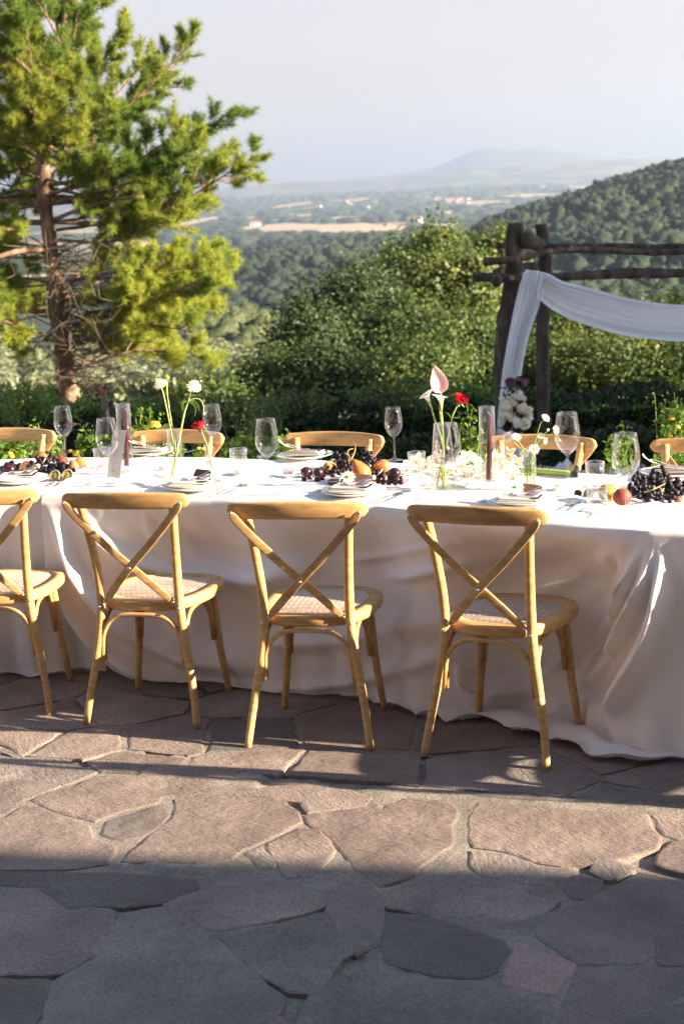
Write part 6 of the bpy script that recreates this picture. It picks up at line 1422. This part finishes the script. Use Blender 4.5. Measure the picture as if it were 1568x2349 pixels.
# left pile
fruit('peach', 99, 1051, 17, 'orange-red peach highest in the left fruit pile', 'peach', (.3, .4, 1)); fruit('peach', 62, 1070, 13, 'red peach low at the left of the left fruit pile', 'peach', (.5, -.6, 2), stem=False)
fruit('pear', 270/1.6, 1066, 11, 'yellow-red pear lying at the right of the left fruit pile', 'pear', (0, 1.9, .3), stem=False); fruit('pear', 183, 1062, 13, 'glossy sunlit pear at the right end of the left fruit pile', 'pear', (.2, 1.75, -.2), stem=False)
fruit('peach', 143, 1058, 13, 'dark red peach behind the passion fruit halves', 'darkpeach', (.2, .2, 0), stem=False)
fruit('plum', 137, 1071, 12, 'round dark purple plum above the passion fruit halves', 'plum', (.4, 0, 0), stem=False)
bunch('bunch of black grapes spilling through the left fruit pile', [(75, 1082, 45, 8, .035), (115, 1070, 25, 12, .055), (30, 1080, 25, 8, .03), (150, 1085, 22, 7, .03), (118, 1085, 20, 7, .03), (95, 1078, 30, 8, .05)], 140, 5.4, 71, twig=[[(112, 1055, .07), (125, 1046, .085), (135, 1052, .08)], [(112, 1055, .07), (105, 1048, .08), (98, 1046, .09)]])
fruit('plum', 22, 1076, 14, 'dark plum at the left edge of the photo', 'plum', (.1, .3, 0), stem=False); fruit('cherry', 14, 1096, 6, 'dark red cherry at the left edge in front of the plum', 'cherry', stem=False)
half_fruit('passion_fruit_half', 204/1.0, 1090, 1, '', (0, 0, 0), 'fig', 'passion_pulp') if False else None
half_fruit('passion_fruit_half', 125.5, 1091, 13.5, 'cut passion fruit half, left of the pair in the left fruit pile', (1.15, 0, -.35), 'plum', 'passion_pulp', 'passion fruit halves'); half_fruit('passion_fruit_half', 154.5, 1089.5, 13.5, 'cut passion fruit half, right of the pair beside the tumbler', (1.15, 0, -.25), 'plum', 'passion_pulp', 'passion fruit halves')
# centre pile (z9 crop: 1100,1600..1550,1900 -> scale .1758)
z9 = lambda x, y: (673.7+x*.1758, 980+y*.1758)
def c9(kind, x, y, r, lab, mat, rot=(0, 0, 0), **k): return fruit(kind, *z9(x, y), r*.1758, lab, mat, rot, **k)
c9('plum', 165, 585, 72, 'dark red plum at the left end of the central fruit pile', 'plum', (0, .2, 0)); c9('plum', 325, 590, 66, 'dark plum between the left plum and the apple', 'plum', (.1, .3, 1), stem=False)
c9('apple', 470, 530, 92, 'yellow-green apple in the central fruit pile', 'apple', (.15, .2, 0)); c9('peach', 650, 490, 44, 'reddish peach at the back of the central fruit pile', 'pear', stem=False)
c9('pear', 880, 600, 128, 'large orange-red pear in the middle of the central fruit pile', 'pear', (-.15, -.50, 0), stem=False); c9('peach', 690, 600, 40, 'small dark peach behind the fig halves', 'darkpeach', stem=False, z=TT+.03)
c9('pear', 1165, 505, 84, 'glossy red pear lying at the back right of the central fruit pile', 'pear', (0, -1.45, .25), stem=False, z=TT+.055)
c9('plum', 1310, 600, 76, 'large black plum at the right of the central fruit pile', 'plum', (0, 0, 2), stem=False, z=TT+.045); c9('plum', 1285, 650, 66, 'black plum in front of the large plum at the right', 'grape', (0, 0, 0), stem=False, z=TT+.03)
c9('peach', 1025, 690, 40, 'small red peach beside the large pear', 'peach', stem=False)
half_fruit('fig_half', *z9(520, 690), 15, 'dark cut fig half lying cut side up in front of the apple', (.12, .0, 0), 'fig', 'fig', 'fig halves'); half_fruit('fig_half', *z9(680, 655), 13.5, 'cut fig half tilted to show its inside left of the large pear', (.95, .15, .45), 'fig', 'plum', 'fig halves')
bunch('bunch of black grapes with a twisted stalk in the middle of the central fruit pile', [(*z9(640, 600), 26, 9, .075), (*z9(600, 560), 22, 10, .07), (*z9(540, 640), 14, 5, .03), (*z9(440, 620), 18, 5, .03), (*z9(760, 560), 18, 8, .06)], 95, 5.6, 72, twig=[[(*z9(740, 430), .09), (*z9(790, 330), .11), (*z9(800, 240), .13), (*z9(760, 170), .15)], [(*z9(740, 430), .09), (*z9(700, 330), .11), (*z9(730, 290), .12), (*z9(780, 280), .12)], [(*z9(720, 450), .08), (*z9(690, 340), .11)], [(*z9(740, 400), .10), (*z9(850, 470), .08)]])
bunch('bunch of black grapes at the right of the central fruit pile', [(*z9(1000, 560), 30, 10, .07), (*z9(1080, 620), 22, 8, .04), (*z9(930, 520), 14, 8, .08), (*z9(1150, 640), 16, 5, .03), (*z9(1060, 680), 26, 5, .03)], 85, 5.8, 73)
CHL = ['leftmost of all', 'second from the left', 'third from the left, in front', 'fourth from the left, in front', 'touching the left fig half', 'behind the third from the left', 'first right of the large pear', 'second right of the large pear', 'large one below the black plum', 'below the black plum on its right', 'front right corner, with stalk', 'highest of the right end, with stalk', 'behind the first right of the pear', 'small one under the red pear', 'between the right end cherries']
ck = 0
for (x, y, r) in [(135, 675, 36), (212, 655, 40), (305, 680, 42), (370, 670, 34), (410, 640, 34), (345, 640, 32), (1100, 700, 40), (1160, 712, 40), (1240, 715, 44), (1320, 720, 42), (1395, 715, 40), (1400, 665, 34), (1080, 650, 34), (1180, 680, 30), (1350, 690, 32)]:
    c9('cherry', x, y, r, 'dark cherry at the central fruit pile, '+CHL[ck], 'cherry', (.2*math.sin(x), .3*math.cos(x), 0), group='cherries in the central fruit pile', stem=(x in (1395, 1400, 135)), stemlen=1.6); ck += 1
# right pile (z10 crop 2000,1700-2560,2100 -> scale .2187)
z10 = lambda x, y: (1225+x*.2187, 1041.2+y*.2187)
def c10(kind, x, y, r, lab, mat, rot=(0, 0, 0), **k): return fruit(kind, *z10(x, y), r*.2187, lab, mat, rot, **k)
c10('cherry', 455, 415, 42, 'single dark cherry left of the right fruit pile', 'cherry', (.2, .2, 0), stemlen=1.0); half_fruit('passion_fruit_half', *z10(555, 420), 13, 'cut passion fruit half at the left of the right fruit pile', (1.2, 0, -.9), 'plum', 'passion_pulp', 'passion fruit halves')
c10('apple', 775, 405, 105, 'orange-yellow apple in the right fruit pile behind the tumbler', 'apple', (.1, .1, 0), stem=False); c10('peach', 920, 450, 97, 'dark red peach with black stalk in the right fruit pile', 'darkpeach', (.1, 0, 0))
c10('peach', 1500, 480, 40, 'dark orange peach at the right edge under the grapes', 'darkpeach', stem=False)
bunch('large bunch of black grapes at the right edge of the table', [(*z10(1180, 470), 42, 12, .05), (*z10(1100, 400), 26, 10, .06), (*z10(1300, 430), 40, 16, .08), (*z10(1420, 450), 34, 18, .07), (*z10(1300, 340), 30, 8, .08), (*z10(1500, 420), 30, 18, .05)], 150, 6.6, 74, twig=[[(*z10(1150, 400), .08), (*z10(1250, 370), .095), (*z10(1370, 310), .10)], [(*z10(1320, 360), .095), (*z10(1340, 430), .09)]])

# ------------------------------------------------------------------ place settings
def rbox(w, d, h, r=.012, k=5):
    pts = []
    for sx, sy, a0 in [(1, 1, 0), (-1, 1, 90), (-1, -1, 180), (1, -1, 270)]:
        for q in range(k): a = math.radians(a0+90*q/(k-1)); pts.append((sx*(w/2-r)+r*math.cos(a), sy*(d/2-r)+r*math.sin(a)))
    n = len(pts); V = []
    for z, ins in [(0, .004), (h*.3, 0), (h*.7, 0), (h, .004)]:
        V += [(x*(1-ins*2/w), y*(1-ins*2/d), z) for x, y in pts]
    F = [tuple(f) for f in grid_faces(4, n, True)]+[tuple(range(n))[::-1], tuple(range(3*n, 4*n))]; return V, F
PLM = lathe_mesh('plate', [(0, .004), (.062, .003), (.066, .001), (.07, .003), (.09, .008), (.125, .019), (.126, .021), (.124, .0215), (.088, .0115), (.068, .007), (0, .0065)], M['plate'], 56)
def ribbon(parent, pts, w, name='ribbon'):
    P = spline(pts, 26); V = []
    for i in range(26):
        T = P[min(25, i+1)]-P[max(0, i-1)]; T /= np.linalg.norm(T)+1e-9; B = np.cross(T, [0.2, .3, 1]); B = np.array([0.15, .95, .25])-T*(T@np.array([.15, .95, .25])); B /= np.linalg.norm(B)+1e-9; V += [P[i]-B*w/2, P[i]+np.array([0, 0, .0006]), P[i]+B*w/2]
    return obj(name, V, [(3*i+j, 3*i+j+1, 3*i+j+4, 3*i+j+3) for i in range(25) for j in (0, 1)], M['ribbon'], parent)
def setting(px, py, yaw, lab, seed, daisy=False, far=False, dark=True):
    g = rng(seed); p = on(px, py); yw = math.radians(yaw); R3 = Matrix.Rotation(yw, 3, 'Z'); W = lambda v: p+np.array(R3 @ Vector(v))
    for q in (0, 1) if not far else (0,):
        o = put('dinner_plate', PLM, loc=W((0, 0, .001+.008*q)), rot=(0, 0, yw), scale=(1.0-.10*q)); tag(o, ('lower' if q == 0 and not far else 'upper' if q else 'cream')+' plate '+lab, 'plate', 'cream dinner plates')
    zp = .023 if not far else .018
    V, F = rbox(.165, .115, .010); o = obj('folded_napkin', V, F, M['napkin'], loc=W((-.005, -.012, zp)), rot=(.02, .02, yw+.12)); V2, F2 = rbox(.155, .105, .006); tag(o, 'folded cream linen napkin on the plate '+lab, 'napkin', 'folded napkins')
    nf = obj('upper_fold', V2, F2, M['napkin'], o, loc=(.003, .003, .0105))
    # napkin embroidery band along its front edge
    zc = zp+.0185
    cd = empty('printed_card', W((.0, .005, zc)), yw+.08, 'small printed photo card on the napkin '+lab, 'card', 'printed cards'); cd.rotation_euler = (.05, -.03, yw+.08+g.normal()*.1)
    obj('white_border', *box((0, 0, .0006), (.125, .085, .0012)), M['paper'], cd, smooth=False); obj('picture', *box((0, 0, .0016), (.105, .066, .0006)), M['photo'], cd, smooth=False)
    if dark:
        bc = obj('brown_card', *box((0, 0, .0), (.075, .038, .0010)), M['brown_card'], smooth=False, loc=W((.015, .055, zc+.016)), rot=(.75, .08, yw-.05)); tag(bc, 'dark brown name card standing on the napkin '+lab, 'card', 'brown name cards')
    rb = empty('ribbon_bow', W((.035, .01, zc+.003)), yw, 'cream ribbon loop lying on the card '+lab, 'ribbon', 'cream ribbon bows')
    ribbon(rb, [(-.05, -.03, .002), (-.02, -.01, .006), (.01, .01, .020), (.035, .02, .030), (.045, .0, .020), (.02, -.008, .008), (-.005, -.005, .006)], .014, 'loop')
    ribbon(rb, [(0, 0, .008), (.03, .025, .018), (.055, .035, .036), (.065, .045, .052)], .013, 'tail')
    if daisy:
        d = empty('daisy', W((-.03, .012, zc+.014)), 0, 'white daisy with green centre laid on the napkin '+lab, 'flower'); daisy_head(d, np.array([0, 0, .012]), (.0, -.75, .66), .030, g); obj('stem', *tube(np.array([[0, .006, .008], [.035, .02, .004]]), [.0015, .001], 6), M['stem'], d)
    # cutlery
    def cut(name, x, label, kind):
        c = empty(name, W((x, -.02, .004)), yw, label+' '+lab, kind, 'silver '+kind+'s'); c.rotation_euler = (0, 0, yw+g.normal()*.05)
        hp = spline([np.array([0, -.10, .003]), np.array([0, -.03, .004]), np.array([0, .035, .006])], 10); obj('handle', *tube(hp, np.stack([np.linspace(.0012, .0014, 10), np.array([.0055, .0062, .006, .005, .004, .0032, .0028, .0026, .0026, .003])], 1), section=superellipse(10, 2.2), up=[0, 0, 1]), M['steel'], c)
        if kind == 'spoon':
            V = []; n, k_ = 9, 9
            for i in range(n):
                u = i/(n-1); w = .021*math.sin(math.pi*(.10+.86*u))**.75
                for j in range(k_): s = -1+2*j/(k_-1); V.append((w*s, .033+.065*u, .009-.008*(1-s*s)*math.sin(math.pi*min(1, u+.02))+.002*s*s))
            obj('bowl', V, grid_faces(n, k_), M['steel'], c)
        if kind == 'knife':
            V = []; 
            for i in range(9):
                u = i/8; w = .0085*(1-.6*max(0, u-.7)/.3); V += [(-.004, .033+.105*u, .005), (-.004+w*2, .033+.105*u, .0055)]
            obj('blade', V, [(2*i, 2*i+1, 2*i+3, 2*i+2) for i in range(8)], M['steel'], c)
        if kind == 'fork':
            obj('neck', *box((0, .048, .0075), (.020, .030, .002)), M['steel'], c, smooth=False)
            for t in range(4): obj('tine', *tube(spline([np.array([-.009+.006*t, .062, .008]), np.array([-.009+.006*t, .085, .005]), np.array([-.009+.006*t, .105, .012])], 5), [.0014, .0013, .0012, .0011, .0006], 5), M['steel'], c)
    cut('fork', -.165, 'silver fork left of the plate', 'fork'); cut('knife', .160, 'silver knife right of the plate', 'knife'); cut('spoon', .195, 'silver spoon right of the plate', 'spoon')
setting(1198, 1162, -27, 'before the chair by the corner folds', 1, daisy=True); setting(812, 1136, -26, 'before the chair at the central fruit', 2, daisy=True); setting(445, 1123, -22, 'before the scabiosa vase chair', 3); setting(48, 1108, -10, 'at the near left edge', 4)
setting(345, 1043, 156, 'at the far side behind the left candle', 5, far=True, dark=False); setting(700, 1052, 155, 'at the far side behind the central fruit', 6, far=True, dark=False); setting(1540, 1092, 150, 'at the far right edge', 7, far=True, dark=False)
# tall paper menu card
mn = empty('menu_card', on(262, 1100), 0, 'tall pale paper menu card with handwritten lines leaning against the left candle cylinder', 'menu card'); o3 = np.array(mn.location); z1_ = lambda x, y: (x*.3515, 826.9+y*.3515)
Ym = o3[1]; cs_ = [aty(*z1_(700, 760), Ym+.03)-o3, aty(*z1_(782, 768), Ym-.01)-o3, aty(*z1_(828, 455), Ym+.03)-o3, aty(*z1_(742, 450), Ym+.065)-o3]
A = np.array(cs_); n_ = np.cross(A[1]-A[0], A[3]-A[0]); n_ /= np.linalg.norm(n_); V = []
for i in range(8):
    u = i/7
    for j in range(4): v = j/3; q_ = (A[0]*(1-v)+A[1]*v)*(1-u)+(A[3]*(1-v)+A[2]*v)*u; V.append(q_+n_*.004*math.sin(u*math.pi))
V = np.array(V); V2 = np.vstack([V, V-n_*.0008]); Fg = grid_faces(8, 4); obj('sheet', V2, [tuple(f) for f in Fg]+[tuple(f[::-1]+32) for f in Fg], M['paper'], mn)
mb = MB(); gm = rng(3); fr_ = -n_ if n_[1] > 0 else n_
for (u, w, n3) in [(.84, .25, 1), (.58, .5, 2), (.545, .35, 2), (.47, .45, 2), (.44, .5, 2), (.30, .3, 1), (.16, .45, 2), (.13, .35, 1)]:
    q0 = (A[0]*.5+A[1]*.5)*(1-u)+(A[3]*.5+A[2]*.5)*u+fr_*.0055; ux = (A[1]-A[0]); ux /= np.linalg.norm(ux); uy = A[3]-A[0]; uy /= np.linalg.norm(uy); L_ = w*.055
    P = np.array([q0+ux*(-L_/2+L_*i/40)+uy*.0016*math.sin(i*2.1+gm.normal()*.8) for i in range(41)]); mb.add(*tube(P, .0002, 3, cap=False))
P = np.array([(A[0]*.5+A[1]*.5)*.16+(A[3]*.5+A[2]*.5)*.84+fr_*.0055+ux*.010*math.cos(a)+uy*.016*math.sin(a) for a in np.linspace(0, 6.28, 26)]); mb.add(*tube(P, .0003, 3, cap=False)); mb.build('handwriting', M['ink'], mn)
# green strap with black clasp on the far table edge
gs = empty('green_strap', on(1195, 1082), 0, 'flat lime green strap with a black clasp lying along the far table edge', 'strap'); o3 = np.array(gs.location)
A = at(1196, 1079, TT+.014)-o3; B = at(1312, 1087, TT+.014)-o3; P = spline([A, (A*.6+B*.4)+np.array([0, 0, .003]), B], 16); obj('band', *tube(P, np.stack([np.full(16, .010), np.full(16, .016)], 1), section=superellipse(10, 4), up=[0, 0, 1]), M['green_satin'], gs)
obj('clasp', *tube(spline([at(1322, 1092, TT+.012)-o3, at(1318, 1084, TT+.02)-o3, at(1322, 1074, TT+.03)-o3, at(1319, 1069, TT+.035)-o3], 10), [.007, .010, .011, .010, .009, .010, .010, .008, .007, .004], 10), M['black'], gs)

# ------------------------------------------------------------------ haze
hz_ = obj('haze', *box((0, 6700, 165), (24000, 14800, 462)), None, smooth=False); tag(hz_, 'pale evening haze filling the whole valley', 'haze', None, 'stuff')
mt, nt, out = newmat('haze'); pv_ = nt.nodes.new('ShaderNodeVolumePrincipled'); pv_.inputs['Color'].default_value = (.60, .76, 1.0, 1); pv_.inputs['Density'].default_value = 1.75e-4; pv_.inputs['Anisotropy'].default_value = .48
nt.links.new(pv_.outputs[0], out.inputs['Volume']); hz_.data.materials.append(mt)
